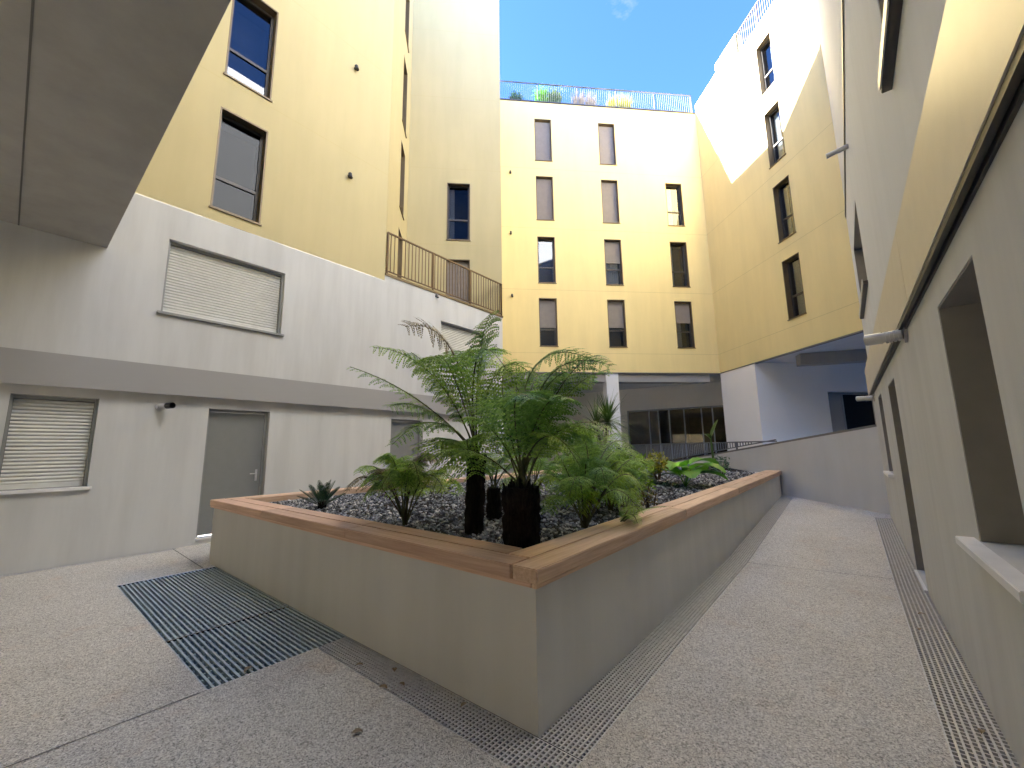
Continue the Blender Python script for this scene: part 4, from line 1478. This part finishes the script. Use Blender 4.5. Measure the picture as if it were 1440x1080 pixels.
for i in range(8):
    az = i * 2.4
    bm = bmesh.new()
    b = Vector((math.cos(az) * .08, math.sin(az) * .08, .10 + .04 * i))
    tube(bm, (0, 0, -.05), b, .01, 5, .006)
    broad(bm, b, (math.cos(az), math.sin(az), .8), rf.uniform(.35, .55), rf.uniform(.07, .12), 1.4)
    link('leaf', bm, 'blue', gu2)
ba = thing('banana_plant', 'young banana plant with a thin dark based stem and one upright leaf', 'plant', None, (-2.75, 11.6, .86))
bm = bmesh.new()
tube(bm, (0, 0, -.05), (0, 0, .32), .10, 10, .075)
link('stem_base', bm, 'fibre', ba)
bm = bmesh.new()
tube(bm, (0, 0, .3), (-.02, 0, .95), .035, 8, .02)
link('stem', bm, 'cord', ba)
for (az, el, ln, wd, be) in ((.6, 1.2, .55, .11, .3), (2.6, .9, .35, .07, 1.4), (4.4, 1.0, .3, .06, 1.6)):
    bm = bmesh.new()
    broad(bm, (-.02, 0, .9), (math.cos(az) * math.cos(el), math.sin(az) * math.cos(el), math.sin(el)), ln, wd, be, 0)
    link('leaf', bm, 'cord', ba)

# ================================================================== LAMPS
def spot(P, s, z, label, r=.045, mat='lampd', out=.10, grp='small dark spot lights on the facades'):
    t = thing('spot_light', label, 'wall light', grp)
    bm = bmesh.new()
    tube(bm, P(s, .002, z), P(s, .03, z), r * .9, 12)
    link('mount', bm, mat, t)
    bm = bmesh.new()
    tube(bm, P(s, .03, z + .01), P(s, out * .6, z + .01), r * .5, 8)
    tube(bm, P(s, out * .5, z + r * 1.1), P(s, out, z - r * 1.8), r, 12)
    link('lamp_head', bm, mat, t)
    return t
spot(PU, 4.67, 11.41, 'dark spot light, upper one on the big shaded yellow wall')
spot(PU, 4.65, 8.32, 'dark spot light, lower one on the big shaded yellow wall')
spot(PC, -9.40, 14.21, 'dark spot light, highest of three at the left edge of the back facade')
spot(PC, -9.42, 11.20, 'dark spot light, middle of three at the left edge of the back facade')
spot(PC, -9.40, 8.23, 'dark spot light, lowest of three at the left edge of the back facade')
spot(PU, 7.48, 6.02, 'small grey spot light under the terrace edge', .035, 'railgrey')
def cyl_light(P, s, z, label, tilt=.25, mat='lampw'):
    t = thing('wall_light', label, 'wall light', 'cylindrical wall lights')
    bm = bmesh.new()
    tube(bm, P(s, .002, z), P(s, .022, z), .075, 18)
    link('mount', bm, 'lampw', t)
    bm = bmesh.new()
    tube(bm, P(s, .022, z), P(s + .06, .16, z + .005), .044, 16)
    for k in range(4):
        a = .045 + k * .026
        tube(bm, P(s + .45 * (a - .02), a, z), P(s + .45 * (a - .02) + .003, a + .010, z), .053, 16)
    link('ribbed_body', bm, 'lampw', t)
    bm = bmesh.new()
    tube(bm, P(s + .06, .155, z + .005), P(s + .11, .26, z + .01), .051, 16, .051, False)
    tube(bm, P(s + .062, .16, z + .005), P(s + .07, .18, z + .006), .05, 12)
    link('hood', bm, mat, t)
    return t
cyl_light(PF, 4.78, 2.52, 'white cylindrical wall light beside the deep window recess')
cyl_light(PF, 10.6, 2.47, 'white cylindrical wall light at the far end of the same wall')
cyl_light(PL, 1.60, 2.38, 'grey cylindrical wall light between the shuttered window and the grey door', mat='lampd')

# ================================================================== LITTER
def dry_leaf(x, y, z, sz, label, mat='dryleaf'):
    bm = bmesh.new()
    a = rf.uniform(0, 6.28)
    n = 6
    prev = None
    for i in range(n + 1):
        t = i / n
        wv = sz * .32 * math.sin(math.pi * (t * .9 + .05))
        c = Vector((math.cos(a), math.sin(a), 0)) * sz * (t - .5)
        sd = Vector((-math.sin(a), math.cos(a), 0))
        row = [bm.verts.new(c - sd * wv + Vector((0, 0, .012 + wv * .5))), bm.verts.new(c + Vector((0, 0, .006 + .01 * math.sin(t * 3)))), bm.verts.new(c + sd * wv + Vector((0, 0, .012 + wv * .4)))]
        if prev:
            for k in range(2):
                bm.faces.new((prev[k], prev[k + 1], row[k + 1], row[k]))
        prev = row
    o = link('dry_leaf', bm, mat)
    o.location = (x, y, z)
    return tag(o, label, 'leaf', 'dry leaves blown onto the floor')
for (x, y, z, s, lab) in ((-3.62, 1.32, .0, .085, 'pale dry leaf on the blue grey mat grate'),
                          (-3.02, 1.86, .0, .05, 'dry leaf on the drain strip, farthest from the planter corner'),
                          (-2.75, 1.98, .0, .055, 'curled dry leaf at the foot of the planter front'),
                          (-2.62, 1.80, .0, .06, 'dry leaf on the outer edge of the drain strip'),
                          (-2.55, 1.90, .0, .05, 'small dry leaf in the middle of the drain strip'),
                          (-2.05, 2.0, .0, .05, 'small dry leaf on the drain strip near the planter corner'),
                          (-2.35, 1.45, .0, .06, 'brown dry leaf lying on the paving before the drain strip'),
                          (.36, 5.6, .0, .06, 'dry leaf on the far half of the wall side drain'),
                          (.30, 5.15, .0, .05, 'dark dry leaf on the wall side drain next to the path'),
                          (.40, 3.6, .0, .05, 'pale dry leaf on the near end of the wall side drain')):
    dry_leaf(x, y, z, s, lab)
